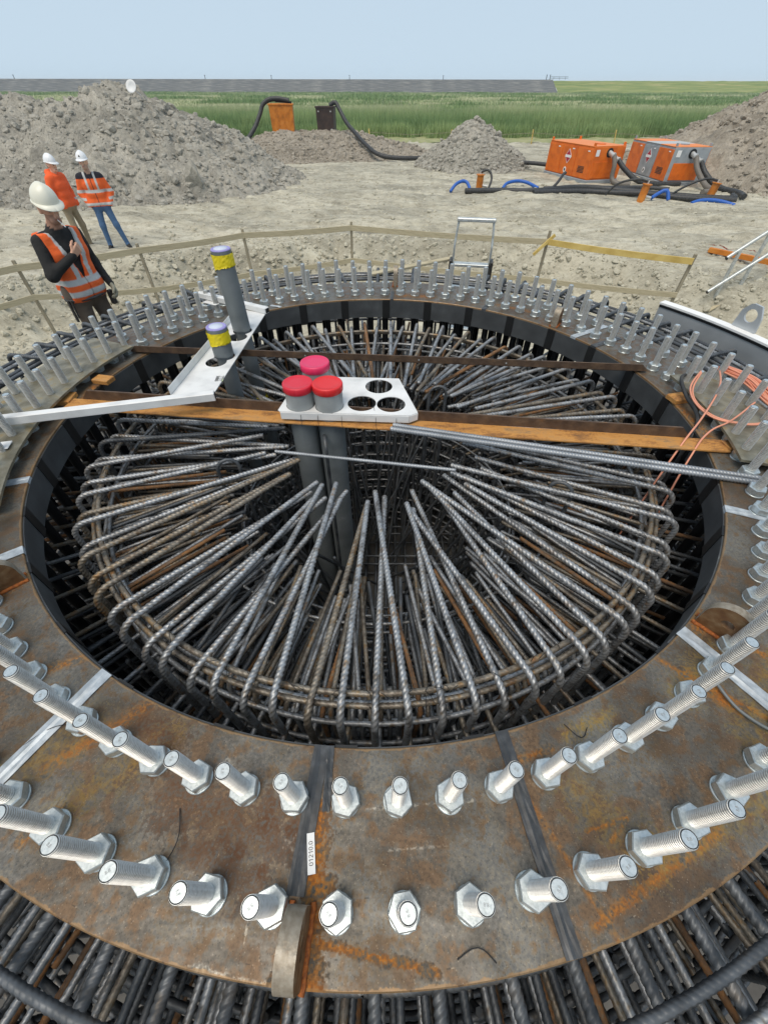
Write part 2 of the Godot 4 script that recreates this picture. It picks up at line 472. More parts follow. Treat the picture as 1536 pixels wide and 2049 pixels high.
# rolled steel ring: flat colours of scale, rust and yellow staining, in four rows of ninety degrees
const RI := 1.899
const RO := 2.387
func plate_texture() -> Array:
	var W := 2048
	var RH := 256
	var H := RH * 4
	var n1 := noise_image(101, 1024, 0.006, 6, FastNoiseLite.TYPE_SIMPLEX_SMOOTH).get_data()
	var n2 := noise_image(102, 1024, 0.02, 5, FastNoiseLite.TYPE_SIMPLEX_SMOOTH).get_data()
	var n3 := noise_image(103, 1024, 0.09, 4, FastNoiseLite.TYPE_SIMPLEX_SMOOTH).get_data()
	var n4 := noise_image(104, 1024, 0.012, 5, FastNoiseLite.TYPE_CELLULAR).get_data()
	# marks: [x0, z0, x1, z1, half width, kind, strength] in metres, kind 0 orange rust, 1 yellow stain, 2 dark brown, 3 pale scratch
	var marks := [
		[-0.13, 2.05, -0.12, 2.40, 0.030, 0, 1.0], [-0.16, 2.20, -0.09, 2.21, 0.02, 0, 0.9], [-0.10, 2.31, 0.17, 2.355, 0.010, 0, 0.95], [-0.2, 2.37, -0.09, 2.385, 0.012, 0, 0.9],
		[1.02, 1.62, 1.60, 2.05, 0.014, 0, 0.75], [1.09, 1.68, 1.16, 1.74, 0.035, 0, 1.0], [1.17, 1.76, 1.2, 1.79, 0.02, 0, 1.0], [0.56, 2.28, 0.96, 2.10, 0.014, 0, 0.8],
		[0.42, 1.95, 0.62, 2.33, 0.010, 0, 0.6], [0.45, 1.93, 0.56, 1.90, 0.012, 0, 0.8], [0.62, 1.86, 0.78, 1.80, 0.022, 1, 0.9], [1.05, 1.73, 1.22, 1.60, 0.05, 1, 0.8],
		[1.2, 1.85, 1.45, 1.62, 0.06, 1, 0.7], [0.6, 2.02, 0.74, 2.14, 0.06, 1, 0.55], [0.72, 2.16, 0.86, 2.12, 0.035, 1, 0.6], [0.9, 2.12, 1.2, 2.0, 0.03, 1, 0.7],
		[-0.95, 1.95, -0.72, 1.78, 0.03, 0, 0.75], [-0.85, 2.06, -0.62, 1.86, 0.05, 1, 0.6], [-1.05, 1.98, -0.9, 1.84, 0.06, 1, 0.6], [-0.72, 1.82, -0.62, 1.90, 0.05, 2, 0.9],
		[-1.12, 1.66, -0.98, 1.60, 0.02, 0, 0.8], [-0.92, 2.12, -0.86, 2.06, 0.018, 0, 0.8], [-0.55, 2.02, -0.25, 2.12, 0.07, 2, 0.8], [-0.45, 2.14, -0.3, 2.2, 0.05, 2, 0.7],
		[-0.28, 2.05, -0.16, 2.08, 0.05, 2, 0.8], [0.0, 2.05, 0.3, 2.03, 0.004, 3, 0.6], [0.06, 2.14, 0.22, 2.13, 0.003, 3, 0.5], [-0.28, 2.26, -0.28, 2.31, 0.003, 3, 0.7],
		[-0.40, 2.345, -0.19, 2.378, 0.005, 3, 0.7], [-1.5, 1.4, -1.4, 1.25, 0.03, 0, 0.8], [1.25, 1.42, 1.22, 1.50, 0.03, 0, 1.0], [1.26, 1.5, 1.4, 1.6, 0.018, 0, 0.9],
		[-0.42, 1.93, -0.40, 1.99, 0.012, 3, 0.5], [-1.6, 1.5, -1.3, 1.3, 0.05, 2, 0.5], [1.75, 1.2, 1.8, 0.9, 0.08, 2, 0.5], [-1.85, 0.9, -1.8, 0.6, 0.07, 0, 0.4],
		[0.2, -2.0, 0.5, -1.97, 0.05, 0, 0.7], [1.1, -1.75, 1.35, -1.6, 0.04, 0, 0.6], [0.6, 2.1, 0.72, 2.07, 0.006, 0, 0.8], [0.72, 2.07, 0.66, 2.12, 0.006, 0, 0.8],
		[-1.9, -0.25, -1.88, -0.1, 0.04, 0, 0.9], [1.9, -0.05, 1.93, 0.3, 0.04, 0, 0.8]]
	var col := PackedByteArray(); col.resize(W * H * 3)
	var rgh := PackedByteArray(); rgh.resize(W * H)
	var grey := Vector3(98, 92, 83); var blue := Vector3(112, 111, 107); var brown := Vector3(106, 83, 60); var dkb := Vector3(62, 51, 41)
	for row in 4:
		var pick := []
		# marks that can touch this row
		for mk in marks:
			for t in [0.0, 0.5, 1.0]:
				var a := fposmod(rad_to_deg(atan2(lerpf(mk[0], mk[2], t), lerpf(mk[1], mk[3], t))) + 180.0, 360.0)
				if a > row * 90.0 - 5.0 and a < row * 90.0 + 95.0:
					pick.append(mk); break
		for ix in W:
			var ang := -PI + (row + (ix + 0.5) / W) * PI * 0.5
			var sa := sin(ang); var ca := cos(ang)
			var near := []
			for mk in pick:
				var mx: float = (mk[0] + mk[2]) * 0.5; var mz: float = (mk[1] + mk[3]) * 0.5
				var reach: float = Vector2(mk[2] - mk[0], mk[3] - mk[1]).length() * 0.5 + mk[4] * 2.2 + 0.03
				var al := mx * sa + mz * ca
				if al > 0 and absf(mx * ca - mz * sa) < reach + 0.02: near.append(mk)
			for iy in RH:
				var r := RI + (RO - RI) * (iy + 0.5) / RH
				var x := sa * r; var z := ca * r
				var px := int((x + 3.0) * 400.0) & 1023; var pz := int((z + 3.0) * 400.0) & 1023
				var k := pz * 1024 + px
				var a := n1[k] / 255.0; var b := n2[((pz * 2) & 1023) * 1024 + ((px * 2 + 311) & 1023)] / 255.0
				var c := n3[((pz * 2 + 77) & 1023) * 1024 + ((px * 2) & 1023)] / 255.0; var d := n4[((pz + 400) & 1023) * 1024 + px] / 255.0
				var v := grey.lerp(blue, clampf((a - 0.42) * 3.0 + (b - 0.5) * 1.2, 0, 1))
				v = v.lerp(brown, clampf((b - 0.46) * 3.2 + (0.52 - a) * 1.8 + (c - 0.5) * 0.9, 0, 0.92))
				v = v.lerp(dkb, clampf((d - 0.52) * 2.2 + (c - 0.55) * 1.6, 0, 0.6))
				v *= 0.80 + 0.40 * c
				var sp := ((ix * 7919 + iy * 104729 + (ix * iy) * 31) & 255) / 255.0
				v *= 0.93 + 0.14 * sp
				if sp > 0.985 and c > 0.5: v = v.lerp(Vector3(176, 166, 148), 0.6)
				elif sp < 0.02: v *= 0.72
				var ro := 0.26 + 0.20 * b + 0.12 * c
				v = v.lerp(Vector3(138, 112, 66), clampf((d - 0.40) * 1.2 + (a - 0.55) * 1.5, 0, 0.2) * clampf(c * 2.0 - 0.6, 0, 1))
				for mk in near:
					var p := Vector2(x, z)
					var A := Vector2(mk[0], mk[1]); var B := Vector2(mk[2], mk[3])
					var t: float = clampf((p - A).dot(B - A) / maxf(1e-6, (B - A).length_squared()), 0, 1)
					var dist: float = p.distance_to(A.lerp(B, t)) + (b - 0.5) * mk[4] * 2.4 + (c - 0.5) * mk[4] * 2.0
					var q: float = clampf((1.2 - dist / mk[4]) * 2.2, 0, 1) * mk[6]
					if q <= 0: continue
					if mk[5] == 0:
						v = v.lerp(Vector3(140, 80, 34).lerp(Vector3(200, 124, 38), clampf(c * 1.6 - 0.3, 0, 1)), q * clampf(0.3 + (b - 0.35) * 1.8 + (c - 0.5) * 1.2, 0, 0.95)); ro = lerpf(ro, 0.85, q)
					elif mk[5] == 1:
						var wv: float = 0.5 + 0.5 * sin(a * 90.0 + c * 6.0)
						v = v.lerp(Vector3(164, 128, 52), q * clampf(wv * 0.5 + (b - 0.38) * 1.2, 0, 0.8)); ro = lerpf(ro, 0.6, q)
					elif mk[5] == 2:
						v = v.lerp(Vector3(92, 58, 34), q * clampf(0.2 + (c - 0.3) * 1.6, 0, 0.9)); ro = lerpf(ro, 0.7, q)
					else:
						v = v.lerp(Vector3(196, 192, 180), q * clampf((c - 0.35) * 3.0, 0, 1))
				# rubbed bright rust at both rims
				var rim := minf(r - RI, RO - r) + (b - 0.5) * 0.012
				if rim < 0.006: v = v.lerp(Vector3(150, 116, 76), 0.65)
				var o := ((row * RH + iy) * W + ix)
				col[o * 3] = int(clampf(v.x, 0, 255)); col[o * 3 + 1] = int(clampf(v.y, 0, 255)); col[o * 3 + 2] = int(clampf(v.z, 0, 255))
				rgh[o] = int(clampf(ro, 0, 1) * 255)
	var i1 := Image.create_from_data(W, H, false, Image.FORMAT_RGB8, col)
	var i2 := Image.create_from_data(W, H, false, Image.FORMAT_L8, rgh)
	return [ImageTexture.create_from_image(i1), ImageTexture.create_from_image(i2)]

func ring_plate_mesh() -> ArrayMesh:
	var st := SurfaceTool.new()
	st.begin(Mesh.PRIMITIVE_TRIANGLES)
	var n := 360
	var T := -0.045
	var uvp := func(i: int, v: float, row: int) -> Vector2:
		var u := (i - row * n / 4.0) / (n / 4.0)
		return Vector2(clampf(u, 0.0005, 0.9995), (row + clampf(v, 0.004, 0.996)) / 4.0)
	var rows := [[RI, T, RI, -0.003, 0.002, 0.002], [RI, -0.003, RI + 0.003, 0.0, 0.002, 0.006], [RI + 0.003, 0.0, RO - 0.003, 0.0, 0.006, 0.994], [RO - 0.003, 0.0, RO, -0.003, 0.994, 0.998], [RO, -0.003, RO, T, 0.998, 0.998], [RO, T, RI, T, 0.998, 0.002]]
	for i in n:
		var row := i * 4 / n
		var a0 := -PI + TAU * i / n
		var a1 := -PI + TAU * (i + 1) / n
		for g in rows.size():
			var q = rows[g]
			st.set_smooth_group(g)
			var v := [Vector3(sin(a0) * q[0], q[1], cos(a0) * q[0]), Vector3(sin(a1) * q[0], q[1], cos(a1) * q[0]), Vector3(sin(a1) * q[2], q[3], cos(a1) * q[2]), Vector3(sin(a0) * q[2], q[3], cos(a0) * q[2])]
			var uv := [uvp.call(i, q[4], row), uvp.call(i + 1, q[4], row), uvp.call(i + 1, q[5], row), uvp.call(i, q[5], row)]
			for k in [0, 1, 2, 0, 2, 3]:
				st.set_uv(uv[k]); st.add_vertex(v[k])
	st.generate_normals()
	return st.commit()

func arc_band(r: float, a0: float, a1: float, y0: float, y1: float, th: float, n := 6) -> ArrayMesh:
	var b := MB.new()
	for i in n:
		var p0 := lerpf(a0, a1, float(i) / n); var p1 := lerpf(a0, a1, float(i + 1) / n)
		var A0 := polar(r, p0, y0); var A1 := polar(r, p1, y0); var B0 := polar(r, p0, y1); var B1 := polar(r, p1, y1)
		var C0 := polar(r + th, p0, y0); var C1 := polar(r + th, p1, y0); var D0 := polar(r + th, p0, y1); var D1 := polar(r + th, p1, y1)
		b.quad(A1, A0, B0, B1); b.quad(C0, C1, D1, D0); b.quad(B0, D0, D1, B1); b.quad(A0, A1, C1, C0)
		if i == 0: b.quad(A0, C0, D0, B0)
		if i == n - 1: b.quad(C1, A1, B1, D1)
	return b.mesh()

# strip of adhesive tape lying on the plate, from one polar point to another, lightly creased
func tape_mesh(r0: float, d0: float, r1: float, d1: float, w: float, fold := true) -> ArrayMesh:
	var b := MB.new()
	var A := polar(r0, d0); var B := polar(r1, d1)
	var t := (B - A).normalized()
	var s := Vector3(t.z, 0, -t.x)
	var nl := 14
	var nw := 5
	var P := []
	for i in nl + 1:
		var row := []
		for j in nw + 1:
			var y := 0.004 + rng.randf() * 0.0022 + (0.003 if j == 2 else 0.0)
			var ww := w * (1.0 + rng.randf_range(-0.03, 0.03))
			row.append(A.lerp(B, float(i) / nl) + s * ww * (float(j) / nw - 0.5) + Vector3(0, y, 0))
		P.append(row)
	if fold: # wraps over the inner rim
		for j in nw + 1:
			P[0][j] += -t * 0.004 + Vector3(0, -0.03, 0)
			P[1][j] = A + s * w * (float(j) / nw - 0.5) + Vector3(0, 0.004, 0) - t * 0.003
	for i in nl:
		for j in nw:
			b.quad(P[i][j], P[i + 1][j], P[i + 1][j + 1], P[i][j + 1])
	# thin underside edge
	for i in nl:
		for e in [0, nw]:
			var a: Vector3 = P[i][e]; var c: Vector3 = P[i + 1][e]
			b.quad(a, c, c - Vector3(0, 0.003, 0), a - Vector3(0, 0.003, 0))
	return b.mesh()

func lug_mesh(w: float, h: float, th: float, hole: float) -> Array:
	# D-shaped plate with a round eye, standing in the xy plane, base centred
	var body := MB.new()
	var rim := MB.new()
	var outer := []
	var sh := h - w * 0.5
	outer.append(Vector2(w / 2, 0))
	for i in 17:
		var a := PI * i / 16
		outer.append(Vector2(cos(a) * w / 2, maxf(sh, 0) + sin(a) * (h - maxf(sh, 0))))
	outer.append(Vector2(-w / 2, 0))
	var cy := h * 0.5
	var inner := []
	for i in outer.size():
		var d: Vector2 = (outer[i] - Vector2(0, cy)).normalized()
		inner.append(Vector2(0, cy) + d * hole)
	var m := outer.size()
	for i in m:
		var j := (i + 1) % m
		for s in [1.0, -1.0]:
			var z: float = s * th / 2
			var q := [Vector3(inner[i].x, inner[i].y, z), Vector3(outer[i].x, outer[i].y, z), Vector3(outer[j].x, outer[j].y, z), Vector3(inner[j].x, inner[j].y, z)]
			if s > 0: body.quad(q[0], q[1], q[2], q[3])
			else: body.quad(q[3], q[2], q[1], q[0])
	body.smooth()
	for i in m:
		var j := (i + 1) % m
		body.quad(Vector3(inner[j].x, inner[j].y, th / 2), Vector3(inner[j].x, inner[j].y, -th / 2), Vector3(inner[i].x, inner[i].y, -th / 2), Vector3(inner[i].x, inner[i].y, th / 2))
	rim.smooth()
	for i in m - 1:
		var j := i + 1
		rim.quad(Vector3(outer[i].x, outer[i].y, -th / 2), Vector3(outer[j].x, outer[j].y, -th / 2), Vector3(outer[j].x, outer[j].y, th / 2), Vector3(outer[i].x, outer[i].y, th / 2))
	var weld := MB.new()
	for s in [1.0, -1.0]:
		var pts := []
		for i in 13:
			pts.append(Vector3(lerpf(-w / 2 - 0.006, w / 2 + 0.006, i / 12.0), 0.003, s * (th / 2 + 0.003) + rng.randf_range(-0.002, 0.002)))
		weld.tube(pts, 0.008, 6)
	return [body.mesh(), rim.mesh(), weld.mesh()]

func build_ring():
	var ring := thing("anchor_ring", "wide rusty brown flat steel ring plate with bolt rows around the round opening", "steel ring")
	var tx := plate_texture()
	var pm := mat(Color.WHITE, 1.0, 0.35)
	pm.albedo_texture = tx[0]
	pm.roughness_texture = tx[1]
	pm.normal_enabled = true
	pm.normal_texture = bump_tex(41, 512, 0.03, 4.0)
	pm.normal_scale = 0.2
	part("plate", ring_plate_mesh(), pm, ring)
	# skirt panels under the rim
	var nseg := 30
	var pan := arc_band(RI - 0.006, -5.4, 5.4, -0.165, -0.012, 0.012, 5)
	var joint := arc_band(RI - 0.010, -1.05, 1.05, -0.172, -0.008, 0.010, 2)
	for i in nseg:
		part("skirt_panel", pan, M.skirt, ring, turned(i * 12.0 + 4.0))
		part("joint_tape", joint, M.skirt_dark, ring, turned(i * 12.0 + 10.0))
	# adhesive tape strips over the plate
	for t in [[1.899, -4.2, 2.235, -4.4, 0.046], [1.899, -3.4, 2.06, -3.1, 0.022], [1.899, 12.7, 2.385, 11.9, 0.042], [1.899, 176.4, 2.10, 176.4, 0.03], [1.899, 150.0, 2.1, 150.3, 0.04], [1.899, 118.0, 2.2, 118.2, 0.05]]:
		part("black_tape", tape_mesh(t[0], t[1], t[2], t[3], t[4]), M.black_tape, ring)
	for t in [[1.899, -28.5, 2.385, -28.4, 0.05], [1.899, 37.4, 2.36, 36.2, 0.055], [1.899, -69.2, 2.3, -69.6, 0.05], [1.899, -53.4, 2.385, -53.2, 0.05], [1.899, 62.6, 2.385, 63.6, 0.05], [1.899, 124.0, 2.3, 123.6, 0.05], [1.91, -152.0, 1.99, -150.0, 0.03]]:
		part("silver_tape", tape_mesh(t[0], t[1], t[2], t[3], t[4]), M.silver_tape, ring)
	# paper tag beside the front tape
	var tg := MB.new()
	tg.box(Vector3.ZERO, Vector3(0.020, 0.0015, 0.085), 0.0)
	var tgo := part("paper_tag", tg.mesh(), M.white, ring, Transform3D(Basis(Vector3.UP, deg_to_rad(9)), Vector3(-0.141, 0.0065, 2.146)))
	var tm := TextMesh.new()
	var sf := SystemFont.new(); sf.font_names = PackedStringArray(["Droid Sans"])
	tm.font = sf; tm.text = "01210.0"; tm.font_size = 16; tm.pixel_size = 0.0009; tm.depth = 0.0004
	part("tag_print", tm, M.dark_metal, tgo, Transform3D(Basis(Vector3.UP, deg_to_rad(90)) * Basis(Vector3.RIGHT, deg_to_rad(-90)), Vector3(0.0, 0.0012, 0.0)))
	# lifting lugs, welded in radial planes
	for l in [[2.318, -3.8, 0.14, 0.15, 0.045], [1.985, 40.2, 0.15, 0.15, 0.035], [1.985, -48.0, 0.15, 0.15, 0.035], [1.985, 131.0, 0.11, 0.14, 0.05], [2.315, 176.0, 0.13, 0.17, 0.04]]:
		var lm := lug_mesh(l[2], l[3], l[4], 0.021)
		var xf := Transform3D(Basis(Vector3.UP, deg_to_rad(l[1] - 90)), polar(l[0], l[1], 0.001))
		if l[1] == 131.0: xf = Transform3D(Basis(Vector3.UP, deg_to_rad(l[1] - 75)), polar(l[0], l[1], 0.001))
		var lg := part("lifting_lug", lm[0], M.lug, ring, xf)
		part("rim", lm[1], M.lug_rim, lg)
		part("weld", lm[2], M.weld, lg)

# ------------------------------------------------------------------ anchor bolts
const NB := 88
func thread_mesh(r: float, y0: float, y1: float, pitch: float) -> ArrayMesh:
	var prof := []
	var y := y0
	prof.append(Vector2(r * 0.95, y0))
	while y < y1 - 0.008:
		prof.append(Vector2(r * 0.82, y + pitch * 0.10))
		prof.append(Vector2(r * 0.82, y + pitch * 0.34))
		prof.append(Vector2(r, y + pitch * 0.5))
		prof.append(Vector2(r, y + pitch * 0.92))
		y += pitch
	var b := MB.new()
	for i in prof.size() - 1: b.lathe(Vector3.ZERO, [prof[i], prof[i + 1]], 20)
	var last: float = prof[prof.size() - 1].y
	b.lathe(Vector3.ZERO, [Vector2(r * 0.985, last), Vector2(r * 0.98, y1 - 0.003), Vector2(r * 0.9, y1)], 20)
	return b.mesh()

func nut_mesh(af: float, h: float, r: float) -> ArrayMesh:
	var b := MB.new()
	var ac := af / sqrt(3.0)
	var ch := 0.004
	b.flat()
	for i in 6:
		var a0 := TAU * i / 6; var a1 := TAU * (i + 1) / 6
		var d0 := Vector3(sin(a0), 0, cos(a0)); var d1 := Vector3(sin(a1), 0, cos(a1))
		var k := 0.93
		b.quad(d0 * ac * k, d1 * ac * k, d1 * ac + Vector3(0, ch, 0), d0 * ac + Vector3(0, ch, 0))
		b.quad(d0 * ac + Vector3(0, ch, 0), d1 * ac + Vector3(0, ch, 0), d1 * ac + Vector3(0, h - ch, 0), d0 * ac + Vector3(0, h - ch, 0))
		b.quad(d0 * ac + Vector3(0, h - ch, 0), d1 * ac + Vector3(0, h - ch, 0), d1 * ac * k + Vector3(0, h, 0), d0 * ac * k + Vector3(0, h, 0))
		b.quad(d0 * ac * k + Vector3(0, h, 0), d1 * ac * k + Vector3(0, h, 0), d1 * r * 0.8 + Vector3(0, h, 0), d0 * r * 0.8 + Vector3(0, h, 0))
	return b.mesh()

func washer_mesh(ro: float, h: float) -> ArrayMesh:
	var b := MB.new()
	b.lathe(Vector3.ZERO, [Vector2(ro, 0), Vector2(ro, h - 0.0015)], 28)
	b.lathe(Vector3.ZERO, [Vector2(ro, h - 0.0015), Vector2(ro - 0.0015, h)], 28)
	b.lathe(Vector3.ZERO, [Vector2(ro - 0.0015, h), Vector2(0.018, h)], 28)
	return b.mesh()

func cap_mesh(r: float) -> ArrayMesh:
	var b := MB.new()
	b.lathe(Vector3.ZERO, [Vector2(r * 0.9, 0.0), Vector2(r * 0.84, -0.0008)], 20)
	b.lathe(Vector3.ZERO, [Vector2(r * 0.82, -0.0008), Vector2(r * 0.80, 0.001)], 20)
	b.lathe(Vector3.ZERO, [Vector2(r * 0.80, 0.001), Vector2(0.0, 0.001)], 20, false)
	return b.mesh()

func groove_mesh(r: float) -> ArrayMesh:
	var b := MB.new()
	b.lathe(Vector3.ZERO, [Vector2(r * 0.905, -0.0005), Vector2(r * 0.90, 0.0014), Vector2(r * 0.825, 0.0012), Vector2(r * 0.82, -0.0005)], 20)
	return b.mesh()

func build_bolts():
	var r := 0.0205
	var th := thread_mesh(r, 0.0, 0.228, 0.0084)
	var nut := nut_mesh(0.0715, 0.034, r * 0.98)
	var wa := washer_mesh(0.0395, 0.007)
	var cap := cap_mesh(r)
	var gr := groove_mesh(r)
	var sl := MB.new()
	sl.cyl(Vector3(0, -2.15, 0), Vector3(0, -0.045, 0), 0.029, 0.029, 12)
	var slm := sl.mesh()
	var stamp := TextMesh.new()
	var sf := SystemFont.new(); sf.font_names = PackedStringArray(["Droid Sans"])
	stamp.font = sf; stamp.text = "8.8"; stamp.font_size = 12; stamp.pixel_size = 0.0007; stamp.depth = 0.0004
	var step := 360.0 / NB
	for ring in 2:
		var rad: float = 2.036 if ring == 0 else 2.257
		for k in NB:
			# k counts clockwise seen from above, starting at the front
			var deg := 2.52 - k * step
			var d180 := fposmod(deg + 180.0, 360.0) - 180.0
			var o := thing("anchor_bolt", "%s-row zinc anchor bolt, %s clockwise from the one in front of the camera" % [["inner", "outer"][ring], ordinal(k + 1)], "bolt", polar(rad, deg), deg_to_rad(deg), "anchor bolts standing in two rows on the ring")
			var lift: float = rng.randf_range(-0.012, 0.012)
			part("shank", th, M.zinc, o, Transform3D(Basis(Vector3.UP, rng.randf() * TAU), Vector3(0, lift * 0.7 + 0.004, 0)))
			part("end_face", cap, M.zinc_nut, o, Transform3D(Basis.IDENTITY, Vector3(0, 0.232 + lift * 0.7, 0)))
			part("end_groove", gr, M.groove, o, Transform3D(Basis.IDENTITY, Vector3(0, 0.232 + lift * 0.7, 0)))
			part("nut", nut, M.zinc_nut, o, Transform3D(Basis(Vector3.UP, rng.randf() * TAU), Vector3(0, 0.009, 0)))
			part("washer", wa, M.zinc_nut, o, Transform3D(Basis.IDENTITY, Vector3(rng.randf_range(-0.003, 0.003), 0.001, rng.randf_range(-0.003, 0.003))))
			part("sleeve", slm, M.sleeve, o)
			if absf(d180) < 30.0:
				part("stamp", stamp, M.stamp, o, Transform3D(Basis(Vector3.UP, rng.randf() * TAU) * Basis(Vector3.RIGHT, -PI / 2), Vector3(0, 0.2334 + lift * 0.7, 0.0)))

# ------------------------------------------------------------------ reinforcement
var pipes := [] # [x, z, radius] of upright pipes inside the opening

func clear_of_pipes(a: Vector3, b: Vector3, y: float, gap: float) -> bool:
	for p in pipes:
		if y > p[3]: continue
		var q := Geometry2D.get_closest_point_to_segment(Vector2(p[0], p[1]), Vector2(a.x, a.z), Vector2(b.x, b.z))
		if q.distance_to(Vector2(p[0], p[1])) < p[2] + gap: return false
	return true

func hairpin_path(r0: float, r1: float, bend: float, drop: float) -> Array:
	var p := [Vector3(0, 0, r0), Vector3(0, 0, lerpf(r0, r1 - bend, 0.5)), Vector3(0, 0, r1 - bend - 0.01)]
	for i in 9:
		var a := PI / 2 * i / 8
		p.append(Vector3(0, -bend + cos(a) * bend, r1 - bend + sin(a) * bend))
	p.append(Vector3(0, -bend - drop, r1 - 0.01))
	return p

func bar_material(w: Array) -> Material:
	var t := rng.randf()
	if t < w[0]: return M.bar
	if t < w[0] + w[1]: return M.bar_brown
	if t < w[0] + w[1] + w[2]: return M.bar_dark
	return M.bar_rust

func build_inner_cage():
	var cage := thing("inner_reinforcement_cage", "fan of ribbed steel bars with bent outer ends inside the ring opening", "rebar cage")
	var step := 360.0 / NB
	# upper fan: thick bars bent down at the outer end
	var tops := []
	for v in 4:
		tops.append(rib_bar(hairpin_path([0.60, 0.66, 0.72, 0.56][v], 1.775, 0.075, 0.55), 0.0128, 0.0215, 9, 3, 0.2, 4, Vector3.RIGHT))
	for k in NB:
		var deg := 4.6 - k * step
		var placed := false
		for tries in 14:
			# bars are tied in loose bunches: each leans a little towards its neighbour
			var lean := rng.randf_range(-3.5, 3.5) + (2.0 if k % 2 == 0 else -2.0)
			if tries > 8: lean *= 3.0
			var at := polar(1.775, deg, 0.0)
			var bs := Basis(Vector3.UP, deg_to_rad(deg + lean)) * Basis(Vector3.RIGHT, deg_to_rad(rng.randf_range(-1.2, 0.9)))
			var y := -0.135 - rng.randf_range(0.0, 0.03) - (0.036 if k % 2 == 1 else 0.0)
			var o := at - bs * Vector3(0, 0, 1.775)
			o.y = y - (bs * Vector3(0, 0, 1.775)).y
			if clear_of_pipes(o + bs * Vector3(0, 0, 0.6), o + bs * Vector3(0, 0, 1.78), y, 0.02):
				part("hairpin_bar", tops[rng.randi() % 4], bar_material([0.70, 0.27, 0.02]), cage, Transform3D(bs, o))
				placed = true
				break
	# second fan a hand below, thinner and shorter
	var mids := []
	for v in 3:
		mids.append(rib_bar(hairpin_path([0.98, 1.12, 1.05][v], 1.70, 0.06, 0.5), 0.0102, 0.0175, 6, 3, 0.2, 3, Vector3.RIGHT))
	for k in NB * 3:
		var deg := 2.6 - k * step / 3.0
		for tries in 10:
			var lean := rng.randf_range(-9.0, 9.0)
			var at := polar(1.70, deg, 0.0)
			var bs := Basis(Vector3.UP, deg_to_rad(deg + lean)) * Basis(Vector3.RIGHT, deg_to_rad(rng.randf_range(-1.0, 3.0)))
			var y := -0.30 - rng.randf_range(0.0, 0.17)
			var o := at - bs * Vector3(0, 0, 1.70)
			o.y = y - (bs * Vector3(0, 0, 1.70)).y
			if clear_of_pipes(o + bs * Vector3(0, 0, 0.98), o + bs * Vector3(0, 0, 1.7), y, 0.02):
				part("fan_bar", mids[rng.randi() % 3], bar_material([0.40, 0.30, 0.14]), cage, Transform3D(bs, o))
				break
	# lower radial bars running out under the ring between the bolts
	var lows := []
	for v in 3:
		var a: float = [0.95, 1.1, 1.22][v]
		lows.append(rib_bar([Vector3(0, 0, a), Vector3(0, 0, 1.7), Vector3(0, 0, 2.62)], 0.0112, 0.019, 6, 3, 0.18, 3))
	var made := 0
	for layer in 3:
		for k in NB:
			if made >= 262: break
			var deg := 2.52 + step * 0.5 - k * step + rng.randf_range(-0.5, 0.5)
			var y: float = [-0.42, -0.56, -0.74][layer] - rng.randf_range(0.0, 0.05)
			var bs := Basis(Vector3.UP, deg_to_rad(deg + rng.randf_range(-0.3, 0.3))) * Basis(Vector3.RIGHT, deg_to_rad([0.5, 1.5, 3.0][layer]))
			var o := Vector3(0, y, 0)
			if not clear_of_pipes(bs * Vector3(0, 0, 0.95), bs * Vector3(0, 0, 2.0), y, 0.02): continue
			part("radial_bar", lows[rng.randi() % 3], bar_material([0.30, 0.30, 0.30]), cage, Transform3D(bs, o))
			made += 1
	# hoops tied inside the bends
	for h in [[1.665, -0.205, 0.0135], [1.70, -0.235, 0.0125], [1.660, -0.32, 0.0125], [1.715, -0.40, 0.0125], [1.675, -0.50, 0.0125], [1.735, -0.60, 0.0125], [1.735, -0.74, 0.0125], [1.23, -0.47, 0.009], [1.0, -0.80, 0.009]]:
		part("hoop_bar", rib_bar(ring_path(h[0], 96, h[1]), h[2] * 0.9, 0.021, 6, 3, 0.16, 3), M.bar if h[1] < -0.25 else M.bar_brown, cage)
	# deep well: upright bars and hoops in two drums, down to the bottom mat
	var up := rib_bar([Vector3(0, -2.2, 0), Vector3(0, -1.4, 0), Vector3(0, -0.78, 0)], 0.0125, 0.034, 6, 2, 0.12, 3)
	var xs := []
	for d in [[1.02, 44, 0.0], [1.36, 66, 1.5], [1.74, 88, 0.3], [1.86, 88, 2.3]]:
		for k in d[1]:
			var p := polar(d[0] + rng.randf_range(-0.02, 0.02), k * 360.0 / d[1] + d[2] + rng.randf_range(-0.6, 0.6))
			if clear_of_pipes(p, p, -0.8, 0.02): xs.append(Transform3D(Basis(Vector3.UP, rng.randf() * TAU), p))
	multi("upright_bars", up, M.bar, xs, cage)
	var hoop := rib_bar(ring_path(1.0, 64), 0.011, 0.05, 6, 2, 0.1, 3)
	xs = []
	for i in 11:
		var y := -0.92 - i * 0.122
		xs.append(Transform3D(Basis.from_euler(Vector3(rng.randf_range(-0.012, 0.012), rng.randf() * TAU, rng.randf_range(-0.012, 0.012))) * Basis.from_scale(Vector3(1.045, 1, 1.045)), Vector3(0, y + rng.randf_range(-0.03, 0.03), 0)))
		xs.append(Transform3D(Basis.from_euler(Vector3(rng.randf_range(-0.012, 0.012), rng.randf() * TAU, rng.randf_range(-0.012, 0.012))) * Basis.from_scale(Vector3(1.385, 1, 1.385)), Vector3(0, y - 0.03 + rng.randf_range(-0.03, 0.03), 0)))
		xs.append(Transform3D(Basis.from_scale(Vector3(1.77, 1, 1.77)), Vector3(0, y - 0.05, 0)))
	multi("deep_hoops", hoop, M.bar, xs, cage)
	# slanting ties and lower fans in the shade
	var slim := rib_bar([Vector3(0, 0, 0.0), Vector3(0, 0, 0.6), Vector3(0, 0, 1.2)], 0.0105, 0.03, 6, 2, 0.12, 3)
	xs = []
